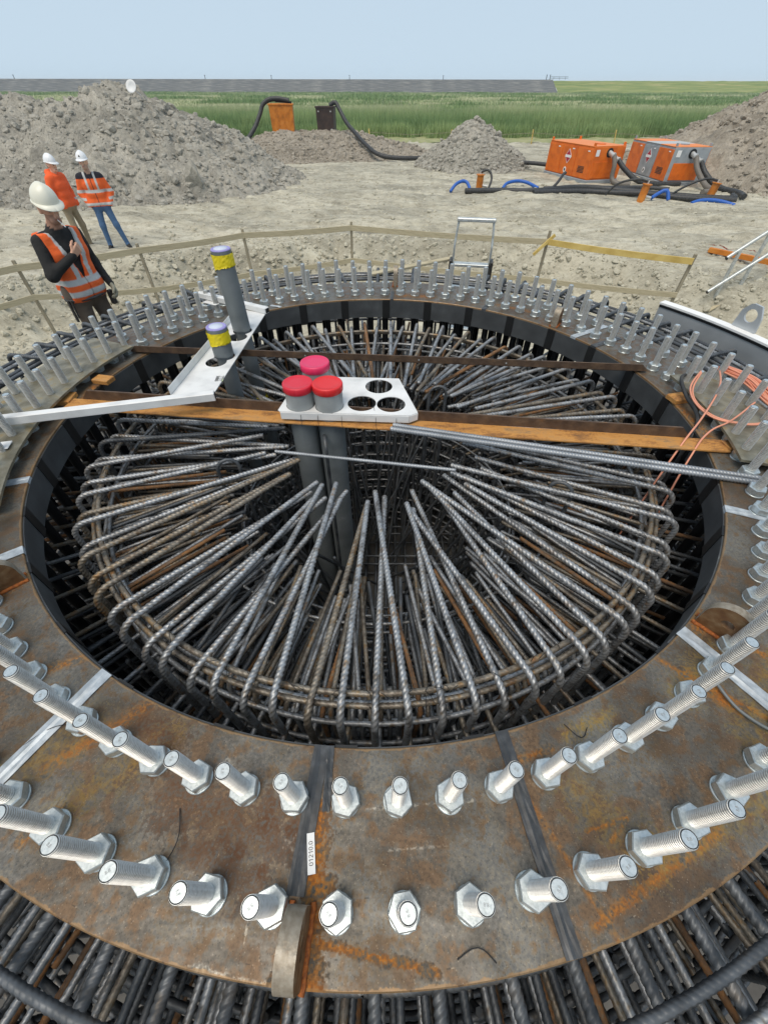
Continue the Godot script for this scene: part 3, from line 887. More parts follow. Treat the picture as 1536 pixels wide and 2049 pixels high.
	for layer in 4:
		for k in 88:
			var deg := k * step + rng.randf_range(-1.5, 1.5)
			var y := -0.98 - layer * 0.27 - rng.randf_range(0, 0.08)
			var bs := Basis(Vector3.UP, deg_to_rad(deg + rng.randf_range(-9, 9))) * Basis(Vector3.RIGHT, deg_to_rad(rng.randf_range(-4, 10)))
			var o := polar(1.0 + rng.randf_range(-0.15, 0.1), deg, y)
			if clear_of_pipes(o, o + bs * Vector3(0, 0, 1.2), y, 0.02): xs.append(Transform3D(bs, o))
	for k in 44:
		var deg := k * 8.18 + rng.randf_range(-3, 3)
		var bs := Basis(Vector3.UP, deg_to_rad(deg + rng.randf_range(-20, 20))) * Basis(Vector3.RIGHT, deg_to_rad(rng.randf_range(25, 60)))
		var o := polar(1.15, deg, -0.55)
		if clear_of_pipes(o, o + bs * Vector3(0, 0, 1.2), -0.8, 0.05): xs.append(Transform3D(bs, o))
	for k in 110: # steep bars leaning in the well
		var deg := rng.randf() * 360.0
		var bs := Basis(Vector3.UP, deg_to_rad(deg + 180.0 + rng.randf_range(-25, 25))) * Basis(Vector3.RIGHT, deg_to_rad(rng.randf_range(58, 84)))
		var o := polar(rng.randf_range(0.72, 1.0), deg, -0.62 - rng.randf_range(0.0, 0.35))
		if clear_of_pipes(o, o + bs * Vector3(0, 0, 1.2), -0.8, 0.02): xs.append(Transform3D(bs, o))
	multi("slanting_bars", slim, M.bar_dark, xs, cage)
	# bottom mat
	var long := rib_bar([Vector3(0, 0, -1.9), Vector3(0, 0, 0), Vector3(0, 0, 1.9)], 0.0125, 0.05, 6, 2, 0.1, 3)
	xs = []
	for i in 27:
		var q := -1.82 + i * 0.14
		var s := sqrt(maxf(0.05, 1.88 * 1.88 - q * q)) / 1.9
		var ok := true
		for p in pipes:
			if absf(p[0] - q) < p[2] + 0.02: ok = false
		if ok: xs.append(Transform3D(Basis.from_scale(Vector3(1, 1, s)), Vector3(q, -2.2, 0)))
		ok = true
		for p in pipes:
			if absf(p[1] - q) < p[2] + 0.02: ok = false
		if ok: xs.append(Transform3D(Basis(Vector3.UP, PI / 2) * Basis.from_scale(Vector3(1, 1, s)), Vector3(0, -2.175, q)))
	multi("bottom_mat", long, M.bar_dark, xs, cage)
	xs = []
	for i in 36:
		var q := -1.75 + i * 0.1
		var s := sqrt(maxf(0.05, 1.8 * 1.8 - q * q)) / 1.9
		var ok := true
		for p in pipes:
			if absf(p[0] - q) < p[2] + 0.02: ok = false
		if ok: xs.append(Transform3D(Basis.from_scale(Vector3(1, 1, s)), Vector3(q + 0.02, -1.96, 0)))
		ok = true
		for p in pipes:
			if absf(p[1] - q) < p[2] + 0.02: ok = false
		if ok: xs.append(Transform3D(Basis(Vector3.UP, PI / 2) * Basis.from_scale(Vector3(1, 1, s)), Vector3(0, -1.93, q + 0.03)))
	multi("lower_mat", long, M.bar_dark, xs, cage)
	# a few bent spacer bars standing up through the fan
	for s in [[-0.92, 0.42, -0.05, 20.0], [0.98, 0.55, -0.06, -30.0], [0.36, -0.30, 0.02, 10.0], [-0.30, 0.27, -0.03, 100.0]]:
		var pts := [Vector3(0, -1.5, 0), Vector3(0, -0.35, 0)]
		for i in 7:
			var a := PI * i / 6
			pts.append(Vector3(0.06 - cos(a) * 0.06, -0.1 + sin(a) * 0.06, 0))
		pts.append(Vector3(0.12, -0.4, 0)); pts.append(Vector3(0.12, -1.5, 0))
		part("spacer_bar", rib_bar(pts, 0.0105, 0.016, 6, 3, 0.14, 3, Vector3.BACK), M.bar_dark, cage, Transform3D(Basis(Vector3.UP, deg_to_rad(s[3])), Vector3(s[0], s[2], s[1])))
	# thin tie wire ends
	var tw := MB.new()
	for k in 150:
		var deg := rng.randf() * 360.0
		var p := polar(1.665 + rng.randf_range(-0.02, 0.03), deg, -0.185)
		var q := p + Vector3(rng.randf_range(-1, 1), rng.randf_range(-0.4, 0.8), rng.randf_range(-1, 1)).normalized() * rng.randf_range(0.03, 0.07)
		var mid := p.lerp(q, 0.5) + Vector3(0, 0.015, 0)
		tw.tube([p, mid, q], 0.0013, 4)
	var t := part("tie_wire", tw.mesh(), M.wire, cage)
	t.set_meta("kind", "stuff")

func build_outer_cage():
	var cage := thing("outer_reinforcement_cage", "dark concentric ribbed hoops and hooked radial bars around the outside of the ring", "rebar cage")
	var radii := [2.40, 2.515, 2.60, 2.65, 2.70, 2.75, 2.80, 2.855]
	for i in radii.size():
		part("hoop_bar", rib_bar(ring_path(radii[i], 140, -0.052 - (0.12 if i == 0 else 0.0) - (0.03 if i % 3 == 2 else 0.0)), 0.0125, 0.019, 6, 3, 0.15, 3), M.bar_dark if i % 4 != 2 else M.bar, cage)
	for i in 9:
		var y := -0.22 - i * 0.17
		part("hoop_bar", rib_bar(ring_path(2.885, 110, y), 0.0135, 0.024, 6, 3, 0.14, 3), M.bar_dark, cage)
	# radial bars hooked over the outermost hoop
	var hk := []
	for v in 2:
		hk.append(rib_bar(hairpin_path(2.30, 2.93 - v * 0.02, 0.05, 0.5), 0.0145, 0.019, 8, 3, 0.15, 4, Vector3.RIGHT))
	var low := rib_bar(hairpin_path(2.20, 2.80, 0.22, 0.8), 0.0155, 0.0195, 8, 3, 0.15, 4, Vector3.RIGHT)
	var step := 360.0 / NB
	for k in NB:
		var deg := 0.5 - k * step
		var d180 := absf(fposmod(deg + 180.0, 360.0) - 180.0)
		var lean := rng.randf_range(-4.0, 4.0)
		if d180 < 55.0:
			var bs := Basis(Vector3.UP, deg_to_rad(deg + lean))
			part("hooked_bar", low, M.bar_dark, cage, Transform3D(bs, polar(2.3, deg, -0.115 - rng.randf_range(0, 0.04)) - bs * Vector3(0, 0, 2.3)))
		elif k % 2 == 0 or rng.randf() < 0.25:
			var bs := Basis(Vector3.UP, deg_to_rad(deg + lean + 3.0))
			part("hooked_bar", hk[k % 2], M.bar_dark, cage, Transform3D(bs, polar(2.6, deg, -0.018) - bs * Vector3(0, 0, 2.6)))
	# deeper layers seen past the near rim
	var rad := rib_bar([Vector3(0, 0, 2.12), Vector3(0, 0, 2.5), Vector3(0, 0, 3.0)], 0.0125, 0.017, 6, 3, 0.15, 3)
	var n := 0
	for layer in 4:
		for k in 88:
			var deg := -95.0 + k * 190.0 / 88.0 + rng.randf_range(-0.9, 0.9)
			if layer > 2 and k % 2 == 0: continue
			var y: float = -0.30 - layer * 0.2 - rng.randf_range(0, 0.12)
			var bs := Basis(Vector3.UP, deg_to_rad(deg + rng.randf_range(-2, 2))) * Basis(Vector3.RIGHT, deg_to_rad(rng.randf_range(2, 16)))
			var o := polar(2.3, deg, y) - bs * Vector3(0, 0, 2.3)
			part("radial_bar", rad, bar_material([0.22, 0.24, 0.44]), cage, Transform3D(bs, o))
			n += 1
			if n >= 290: break
		if n >= 290: break
	var up := rib_bar([Vector3(0, -2.2, 0), Vector3(0, -1.2, 0), Vector3(0, -0.2, 0)], 0.0135, 0.034, 6, 2, 0.12, 3)
	var xs := []
	for k in 132:
		xs.append(Transform3D(Basis(Vector3.UP, rng.randf() * TAU), polar(2.915 + rng.randf_range(-0.015, 0.015), k * 360.0 / 132 + rng.randf_range(-0.5, 0.5))))
	for k in 88:
		xs.append(Transform3D(Basis(Vector3.UP, rng.randf() * TAU), polar(2.52 + rng.randf_range(-0.03, 0.03), k * 360.0 / 88 + rng.randf_range(-0.5, 0.5), -0.6)).scaled_local(Vector3(1, 0.7, 1)))
	multi("upright_bars", up, M.bar_dark, xs, cage)
	var hoop := rib_bar(ring_path(1.0, 96), 0.005, 0.012, 6, 2, 0.1, 3)
	xs = []
	for i in 8:
		for r in [2.45, 2.56, 2.68]:
			xs.append(Transform3D(Basis.from_scale(Vector3(r, 2.2, r)), Vector3(0, -0.6 - i * 0.2 - (r - 2.4) * 0.4, 0)))
	multi("deep_hoops", hoop, M.bar_dark, xs, cage)

func loose_bar(a: Vector3, b: Vector3, r: float, m: Material, label: String):
	var d := b - a
	var o := solo("loose_bar", rib_bar([Vector3.ZERO, d * 0.5, d], r, 0.0165, 8, 3, 0.16, 4), m, label, "rebar", "loose bars lying across the opening")
	o.position = a

func build_loose_bars():
	loose_bar(Vector3(0.10, 0.037, 0.235), Vector3(1.965, 0.0165, 0.672), 0.0135, M.bar_light, "upper of two pale loose bars lying from the orange beam to the right rim")
	loose_bar(Vector3(0.085, 0.037, 0.272), Vector3(1.96, 0.0165, 0.712), 0.0135, M.bar_light, "lower of two pale loose bars lying from the orange beam to the right rim")
	loose_bar(Vector3(-0.60, -0.105, 0.30), Vector3(0.455, -0.105, 0.47), 0.0095, M.bar_light, "thin straight bar lying level across the tips of the fan")

# ------------------------------------------------------------------ pipes, trays and beams in the opening
func pipe_mesh(r: float, y0: float, y1: float) -> ArrayMesh:
	var b := MB.new()
	b.lathe(Vector3.ZERO, [Vector2(r, y0), Vector2(r, y1)], 32)
	b.lathe(Vector3.ZERO, [Vector2(r, y1), Vector2(r - 0.005, y1), Vector2(r - 0.005, y0)], 32, false)
	return b.mesh()

func cap_lid(r: float, h: float) -> ArrayMesh:
	var b := MB.new()
	b.lathe(Vector3.ZERO, [Vector2(r * 0.97, -h), Vector2(r, -h + 0.004), Vector2(r, -0.008), Vector2(r - 0.003, -0.002), Vector2(r - 0.010, 0.0), Vector2(r - 0.013, -0.003), Vector2(r * 0.5, -0.0035), Vector2(0, -0.003)], 36)
	return b.mesh()

func crumpled_band(r: float, y0: float, y1: float, rough: float) -> ArrayMesh:
	var b := MB.new()
	var n := 40
	var m := 9
	var P := []
	for j in m + 1:
		var row := []
		for i in n:
			var a := TAU * i / n
			var e := rng.randf_range(0.0, rough) + (0.6 * rough if (i + j * 2) % 7 == 0 else 0.0)
			var yy := lerpf(y0, y1, float(j) / m)
			if j == 0: yy += 0.02 * sin(a * 1.0 + 0.6) + rng.randf_range(-0.004, 0.004)
			row.append(Vector3(sin(a) * (r + 0.001 + e), yy, cos(a) * (r + 0.001 + e)))
		P.append(row)
	b.smooth()
	for j in m:
		for i in n:
			b.quad(P[j][i], P[j][(i + 1) % n], P[j + 1][(i + 1) % n], P[j + 1][i])
	return b.mesh()

func build_pipes():
	# three capped duct pipes through the white tray
	var spots := [[-0.2765, 0.100, 0.232, "duct pipe with a bright red cap, front right of the three in the tray", "red_cap2"], [-0.4500, 0.084, 0.226, "duct pipe with a crimson cap, front left of the three in the tray", "red_cap"], [-0.3680, -0.095, 0.262, "duct pipe with a pink cap, behind the other two in the tray", "pink_cap"]]
	for s in spots:
		var o := thing("duct_pipe", s[3], "pipe", Vector3(s[0], 0, s[1]), 0.0, "grey duct pipes with red caps")
		part("barrel", pipe_mesh(0.080, -2.3, s[2] - 0.01), M.grey_pipe, o)
		part("upper_sleeve", pipe_mesh(0.0825, 0.045, s[2] - 0.012), M.light_pipe, o)
		part("cap", cap_lid(0.0885, 0.045), M[s[4]], o, Transform3D(Basis.IDENTITY, Vector3(0, s[2], 0)))
		pipes.append([s[0], s[1], 0.083, 1.0])
	# two taller pipes with yellow tape
	for s in [[-1.03, -0.905, 0.655, "tall dark grey pipe with yellow tape and lilac lid"], [-1.052, -0.482, 0.315, "short dark grey pipe with yellow tape and lilac lid in the white bracket"]]:
		var o := thing("cable_pipe", s[3], "pipe", Vector3(s[0], 0, s[1]), 0.0, "dark grey pipes with yellow tape")
		if s[2] > 0.5: o.rotation = Vector3(deg_to_rad(0.5), 0, deg_to_rad(1.0))
		part("barrel", pipe_mesh(0.056, -2.3, s[2] - 0.03), M.grey_pipe, o)
		part("upper_sleeve", pipe_mesh(0.066, 0.125, s[2] - 0.008), M.grey_pipe, o)
		part("yellow_tape", crumpled_band(0.0665, s[2] - 0.115, s[2] - 0.028, 0.0045), M.yellow, o)
		part("yellow_tape", crumpled_band(0.059, -0.50, -0.43, 0.008), M.yellow, o)
		var lid := part("lid", cap_lid(0.0665, 0.012), M.lilac, o, Transform3D(Basis.IDENTITY, Vector3(0, s[2], 0)))
		var b := MB.new()
		b.lathe(Vector3.ZERO, [Vector2(0.046, -0.004), Vector2(0.044, 0.001), Vector2(0.0, 0.0015)], 28)
		part("lid_centre", b.mesh(), M.pale, lid)
		pipes.append([s[0], s[1], 0.058, 1.0])

func csg_cut(comb: CSGShape3D, r: float, at: Vector3, h: float):
	var c := CSGCylinder3D.new()
	c.radius = r; c.height = h; c.sides = 40
	c.operation = CSGShape3D.OPERATION_SUBTRACTION
	c.position = at
	comb.add_child(c)

func build_tray():
	var o := thing("pipe_tray", "white steel tray with six round holes holding the red-capped pipes", "tray", Vector3(0, 0.078, 0))
	var poly := CSGPolygon3D.new()
	poly.name = "plate"
	poly.polygon = PackedVector2Array([Vector2(-0.575, 0.150), Vector2(-0.560, 0.165), Vector2(0.195, 0.205), Vector2(0.245, 0.175), Vector2(0.145, -0.225), Vector2(-0.500, -0.255)])
	poly.depth = 0.005
	poly.material = M.white_paint
	poly.rotation.x = PI / 2
	o.add_child(poly)
	for s in [[-0.2765, 0.100], [-0.4500, 0.084], [-0.3680, -0.095], [0.015, -0.125], [-0.085, 0.075], [0.090, 0.085]]:
		var c := CSGCylinder3D.new()
		c.radius = 0.0855; c.height = 0.1; c.sides = 40
		c.operation = CSGShape3D.OPERATION_SUBTRACTION
		c.rotation.x = PI / 2
		c.position = Vector3(s[0], s[1], 0)
		poly.add_child(c)
	# turned-down edges
	var b := MB.new()
	var e := [Vector3(-0.560, 0, 0.165), Vector3(0.195, 0, 0.205)]
	var d: Vector3 = (e[1] - e[0])
	b.box((e[0] + e[1]) * 0.5 + Vector3(0, -0.021, 0.004), Vector3(d.length(), 0.046, 0.004), 0.0015, Basis(Vector3.UP, -atan2(d.z, d.x)))
	part("front_flange", b.mesh(), M.white_paint, o)
	b = MB.new()
	d = Vector3(0.245 - 0.195, 0, 0.175 - 0.205)
	b.box(Vector3(0.2215, -0.0205, 0.1925), Vector3(d.length(), 0.045, 0.004), 0.0015, Basis(Vector3.UP, -atan2(d.z, d.x)))
	part("corner_flange", b.mesh(), M.white_paint, o)
	# binding wire round the beam
	var w := MB.new()
	for x in [-0.46, -0.36, -0.22, -0.02, 0.1]:
		w.tube(curve_pts([Vector3(x, 0.004, 0.04), Vector3(x + 0.01, 0.006, 0.14), Vector3(x + 0.02, -0.01, 0.20 + x * 0.05), Vector3(x + 0.02, -0.052, 0.215 + x * 0.05), Vector3(x + 0.03, -0.06, 0.27 + x * 0.1)], 0.03), 0.0012, 5)
	part("binding_wire", w.mesh(), M.wire, o)

func build_beams():
	# front angle iron: upright leg behind, rusty leg flat in front
	var A := Vector3(-1.93, 0.0, -0.085); var B := Vector3(1.96, 0.0, 0.345)
	var o := thing("angle_beam", "long orange rusted angle iron spanning the opening in front of the tray", "beam", (A + B) * 0.5 + Vector3(0, 0.008, 0), -atan2(B.z - A.z, B.x - A.x), "angle irons across the opening")
	var L := A.distance_to(B)
	var b := MB.new()
	b.box(Vector3(0, 0.006, 0.058), Vector3(L, 0.011, 0.11), 0.002)
	part("flat_leg", b.mesh(), M.beam_rust, o)
	b = MB.new()
	b.prism(PackedVector2Array([Vector2(-L / 2 + 0.06, -0.012), Vector2(L / 2 - 0.17, -0.012), Vector2(L / 2 - 0.24, -0.074), Vector2(-L / 2 + 0.12, -0.074)]), 0.0, 0.011, Transform3D(Basis(Vector3.RIGHT, Vector3(0, 0, 1), Vector3(0, -1, 0)), Vector3(0, 0, -0.007)))
	part("upright_leg", b.mesh(), M.beam_brown, o)
	# back angle iron
	A = Vector3(-1.86, 0.0, -0.765); B = Vector3(1.90, 0.0, -0.475)
	o = thing("angle_beam", "thin dark brown angle iron spanning the opening behind the red-capped pipes", "beam", (A + B) * 0.5 + Vector3(0, 0.006, 0), -atan2(B.z - A.z, B.x - A.x), "angle irons across the opening")
	L = A.distance_to(B)
	b = MB.new()
	b.box(Vector3(0, 0.005, -0.035), Vector3(L, 0.008, 0.08), 0.002)
	part("flat_leg", b.mesh(), M.beam_brown, o)
	b = MB.new()
	b.prism(PackedVector2Array([Vector2(-L / 2, -0.010), Vector2(L / 2, -0.010), Vector2(L / 2 - 0.05, -0.055), Vector2(-L / 2 + 0.05, -0.055)]), 0.0, 0.009, Transform3D(Basis(Vector3.RIGHT, Vector3(0, 0, 1), Vector3(0, -1, 0)), Vector3(0, 0, 0.006)))
	part("upright_leg", b.mesh(), M.beam_brown, o)
	b = MB.new()
	for x in [-0.55, 0.28, 0.9]:
		b.cyl(Vector3(x, 0.03, 0.0155), Vector3(x, 0.03, 0.0175), 0.006, 0.006, 8)
	part("rivet", b.mesh(), M.alu, o)
	# rusty steel blocks on the rim
	for s in [[-1.86, 0.001, -0.325, -12.0, 0.12, 0.03, 0.08, "orange rusty block on the left rim behind the front beam"], [1.935, 0.001, -0.10, 14.0, 0.11, 0.03, 0.09, "orange rusty block on the right rim behind the front beam"], [2.0, 0.001, 0.40, 8.0, 0.12, 0.03, 0.08, "orange rusty block under the right end of the front beam"], [-1.985, 0.001, -0.08, 6.0, 0.10, 0.03, 0.12, "orange rusty block beside the left end of the front beam"]]:
		b = MB.new()
		b.box(Vector3(0, s[5] / 2, 0), Vector3(s[4], s[5], s[6]), 0.003)
		solo("steel_block", b.mesh(), M.beam_rust, s[7], "block", "rusty blocks on the rim", "", Transform3D(Basis(Vector3.UP, deg_to_rad(s[3])), Vector3(s[0], s[1], s[2])))

func build_bracket():
	# white channel on two rails holding the dark pipes
	var o := thing("pipe_bracket", "white steel channel bracket on two rails holding the dark grey pipes", "bracket", Vector3(0, 0.105, 0))
	var poly := CSGPolygon3D.new()
	poly.name = "channel"
	poly.polygon = PackedVector2Array([Vector2(-1.235, 0.045), Vector2(-0.985, 0.025), Vector2(-0.925, -1.24), Vector2(-1.145, -1.34)])
	poly.depth = 0.005
	poly.material = M.white_paint
	poly.rotation.x = PI / 2
	o.add_child(poly)
	for s in [[-1.03, -0.905], [-1.052, -0.482], [-1.04, -0.79], [-1.085, -0.395]]:
		var c := CSGCylinder3D.new()
		c.radius = 0.07; c.height = 0.1; c.sides = 36
		c.operation = CSGShape3D.OPERATION_SUBTRACTION
		c.rotation.x = PI / 2
		c.position = Vector3(s[0], s[1], 0)
		poly.add_child(c)
	var rail := func(a: Vector3, c: Vector3, w: float, h: float, called: String):
		var b := MB.new()
		var d := c - a
		b.box(Vector3.ZERO, Vector3(d.length(), h, w), 0.004)
		part(called, b.mesh(), M.white_paint, o, Transform3D(Basis(Vector3.UP, -atan2(d.z, d.x)), (a + c) * 0.5))
		b = MB.new()
		b.box(Vector3(d.length() / 2 + 0.001, 0, 0), Vector3(0.002, h - 0.012, w - 0.012), 0.0)
		part("open_end", b.mesh(), M.skirt_dark, o, Transform3D(Basis(Vector3.UP, -atan2(d.z, d.x)), (a + c) * 0.5))
	# upstanding edge of the channel
	rail.call(Vector3(-1.238, 0.026, 0.03), Vector3(-1.150, 0.026, -1.32), 0.005, 0.055, "upstand")
	rail.call(Vector3(-2.62, 0.02, 0.47), Vector3(-0.955, 0.028, 0.068), 0.045, 0.05, "front_rail")
	rail.call(Vector3(-1.58, 0.028, -1.62), Vector3(-0.905, 0.028, -1.245), 0.05, 0.045, "back_rail")
	var b := MB.new()
	b.box(Vector3(-2.02, -0.028, 0.50), Vector3(0.16, 0.006, 0.07), 0.002, Basis(Vector3.UP, 0.24))
	b.box(Vector3(-1.44, 0.0, -1.50), Vector3(0.15, 0.005, 0.07), 0.002, Basis(Vector3.UP, -0.5))
	part("clamp_plate", b.mesh(), M.white_paint, o)
	b = MB.new()
	b.cyl(Vector3(-1.50, 0.05, -1.575), Vector3(-1.50, 0.075, -1.575), 0.02, 0.018, 6)
	b.cyl(Vector3(-1.41, -0.105, -1.48), Vector3(-1.41, 0.0, -1.48), 0.012, 0.012, 10)
	b.cyl(Vector3(-2.05, -0.105, 0.52), Vector3(-2.05, -0.03, 0.52), 0.015, 0.015, 10)
	part("bolt", b.mesh(), M.zinc, o)
	b = MB.new()
	b.box(Vector3(-1.0, 0.0045, -0.17), Vector3(0.05, 0.001, 0.07), 0.0, Basis(Vector3.UP, 0.1))
	part("sticker", b.mesh(), M.pale_green, o)

func build_templates():
	for s in [[-112.0, -62.0, "flat greyish steel template plate threaded over the left bolts"], [73.0, 99.0, "flat greyish steel template plate threaded over the right bolts under the copper wires"]]:
		var b := MB.new()
		var n := 24
		var r0 := 1.955; var r1 := 2.345
		var poly := PackedVector2Array()
		for i in n + 1:
			var p := polar(r0 if s[0] < 0 else 1.985, lerpf(s[0], s[1], float(i) / n)); poly.append(Vector2(p.x, p.z))
		for i in n + 1:
			var p := polar(r1, lerpf(s[1], s[0], float(i) / n)); poly.append(Vector2(p.x, p.z))
		b.prism(poly, 0.052, 0.066)
		solo("template_plate", b.mesh(), M.template, s[2], "plate", "loose template plates on the bolts")

func build_wires():
	# bundle of bare copper wire lying on the right template
	var base := [Vector3(2.26, 0.115, -0.30), Vector3(2.33, 0.12, -0.12), Vector3(2.36, 0.10, 0.10), Vector3(2.40, 0.085, 0.36), Vector3(2.5, 0.06, 0.62)]
	var o := thing("copper_wire_bundle", "bundle of salmon coloured copper wires draped over the right template plate", "wires")
	for k in 13:
		var pts := []
		var off := Vector3(rng.randf_range(-0.05, 0.05), 0, rng.randf_range(-0.02, 0.02))
		for p in base:
			pts.append(p + off + Vector3(rng.randf_range(-0.014, 0.014), rng.randf_range(-0.01, 0.022), rng.randf_range(-0.01, 0.01)))
		var b := MB.new()
		b.tube(curve_pts(pts, 0.03), 0.0055, 6)
		part("wire", b.mesh(), M.copper if k % 3 else M.copper2, o)
	for c in [[Vector3(2.24, 0.12, -0.28), Vector3(2.08, 0.14, -0.02), Vector3(1.88, 0.10, 0.22), Vector3(1.70, 0.02, 0.40), Vector3(1.58, -0.25, 0.52), Vector3(1.50, -0.55, 0.60)],
			[Vector3(2.22, 0.12, 0.12), Vector3(2.02, 0.09, 0.26), Vector3(1.86, 0.06, 0.34), Vector3(1.74, -0.02, 0.46), Vector3(1.66, -0.30, 0.58), Vector3(1.62, -0.6, 0.66)],
			[Vector3(2.05, 0.15, -0.18), Vector3(1.94, 0.10, -0.02), Vector3(1.95, 0.075, 0.16), Vector3(2.06, 0.075, 0.26), Vector3(2.2, 0.08, 0.27), Vector3(2.34, 0.08, 0.2)],
			[Vector3(2.05, 0.155, -0.19), Vector3(1.925, 0.11, -0.03), Vector3(1.93, 0.08, 0.18), Vector3(2.05, 0.085, 0.285), Vector3(2.2, 0.09, 0.29), Vector3(2.36, 0.09, 0.22)]]:
		var b := MB.new()
		b.tube(curve_pts(c, 0.03), 0.0055, 6)
		part("hanging_wire", b.mesh(), M.copper, o)
	var b2 := MB.new()
	b2.tube(curve_pts([Vector3(2.10, 0.085, -0.28), Vector3(1.96, 0.11, -0.20), Vector3(1.93, 0.07, -0.05), Vector3(1.94, 0.03, 0.10), Vector3(1.90, 0.0, 0.2), Vector3(1.86, -0.1, 0.26), Vector3(1.84, -0.5, 0.3)], 0.03), 0.011, 8)
	solo("black_cable", b2.mesh(), M.rubber, "black rubber cable looping over the rim beside the copper wires", "cable")
	# grey loop of cable at the right silver tape
	b2 = MB.new()
	b2.tube(curve_pts([Vector3(1.16, 0.02, 1.70), Vector3(1.20, 0.012, 1.80), Vector3(1.30, 0.012, 1.86), Vector3(1.40, 0.012, 1.80), Vector3(1.42, 0.015, 1.70), Vector3(1.5, 0.03, 1.62)], 0.02), 0.0055, 6)
	solo("grey_cable", b2.mesh(), M.grey_pipe, "thin grey cable loop lying on the plate by the right silver tape", "cable")
	# short bits of wire dropped on the plate
	var k := 0
	for w in [[Vector3(-0.52, 0.003, 2.05), Vector3(-0.50, 0.01, 2.12), Vector3(-0.53, 0.003, 2.19), "curved scrap of tie wire on the plate at the left"], [Vector3(0.62, 0.003, 1.83), Vector3(0.66, 0.006, 1.87), Vector3(0.69, 0.003, 1.84), "curled scrap of tie wire near the inner rim at the right"], [Vector3(0.22, 0.003, 2.335), Vector3(0.27, 0.008, 2.315), Vector3(0.31, 0.003, 2.34), "looped scrap of tie wire near the outer rim"], [Vector3(-0.86, 0.003, 1.84), Vector3(-0.98, 0.006, 1.84), Vector3(-1.06, 0.003, 1.90), "long scrap of tie wire across the left silver tape"]]:
		b2 = MB.new()
		b2.tube(curve_pts([w[0], w[1], w[2]], 0.02), 0.0014, 5)
		solo("wire_scrap", b2.mesh(), M.wire, w[3], "wire", "scraps of tie wire on the plate")

# ------------------------------------------------------------------ ground, pit, heaps, field and dike
const GY := -1.44
const PY := -2.30
var nz := FastNoiseLite.new()
var nc := FastNoiseLite.new()
var nr := FastNoiseLite.new()

func setup_noise():
	nz.seed = 5; nz.frequency = 1.0; nz.fractal_octaves = 3
	nc.seed = 9; nc.noise_type = FastNoiseLite.TYPE_CELLULAR; nc.frequency = 1.0; nc.fractal_type = FastNoiseLite.FRACTAL_NONE
	nr.seed = 21; nr.frequency = 1.0; nr.fractal_type = FastNoiseLite.FRACTAL_RIDGED; nr.fractal_octaves = 4

func ground_y(x: float, z: float) -> float:
	var r := Vector2(x, z).length()
	var wob := nz.get_noise_2d(x * 0.35 + 50, z * 0.35) * 0.55
	var e := smoothstep(9.25 + wob, 10.75 + wob * 1.2, r)
	# rutted mud, tracks swing round the pit
	var trk := sin((r - 10.0) * 5.2 + nz.get_noise_2d(x * 0.16, z * 0.16) * 5.0)
	var band := smoothstep(10.8, 11.6, r) * (1.0 - smoothstep(17.5, 21.0, r))
	var top := GY + nz.get_noise_2d(x * 0.12, z * 0.12) * 0.10 + nz.get_noise_2d(x * 1.3, z * 1.3) * 0.035 + nz.get_noise_2d(x * 4.5, z * 4.5) * 0.022 + trk * 0.035 * band
	top += maxf(0.0, nr.get_noise_2d(x * 0.22 + 7, z * 1.1)) * 0.09 * smoothstep(11.0, 12.0, r)
	top += nz.get_noise_2d(x * 0.6 + 3, z * 4.0) * 0.035 * band
	var flo := PY + nz.get_noise_2d(x * 0.8, z * 0.8) * 0.02 + nz.get_noise_2d(x * 3.0, z * 3.0) * 0.008
	var wall := 4.0 * e * (1.0 - e)
	var y := lerpf(flo, top, e)
	if wall > 0.01:
		y += wall * (nz.get_noise_2d(x * 1.1, z * 1.1) * 0.22 + nz.get_noise_2d(x * 3.2, z * 3.2) * 0.12 + nc.get_noise_2d(x * 2.0, z * 2.0) * 0.20 + nc.get_noise_2d(x * 5.0, z * 5.0) * 0.07)
	return y

func warp_axis(a: float, b: float, c: float, n: int, p: float) -> PackedFloat32Array:
	# n samples from a to b, densest at c
	var out := PackedFloat32Array()
	var f := (c - a) / (b - a)
	for i in n + 1:
		var t := float(i) / n
		var s := (t - f)
		var v := 0.0
		if s < 0: v = c - (c - a) * pow(-s / f, p)
		else: v = c + (b - c) * pow(s / (1.0 - f), p)
		out.append(v)
	return out

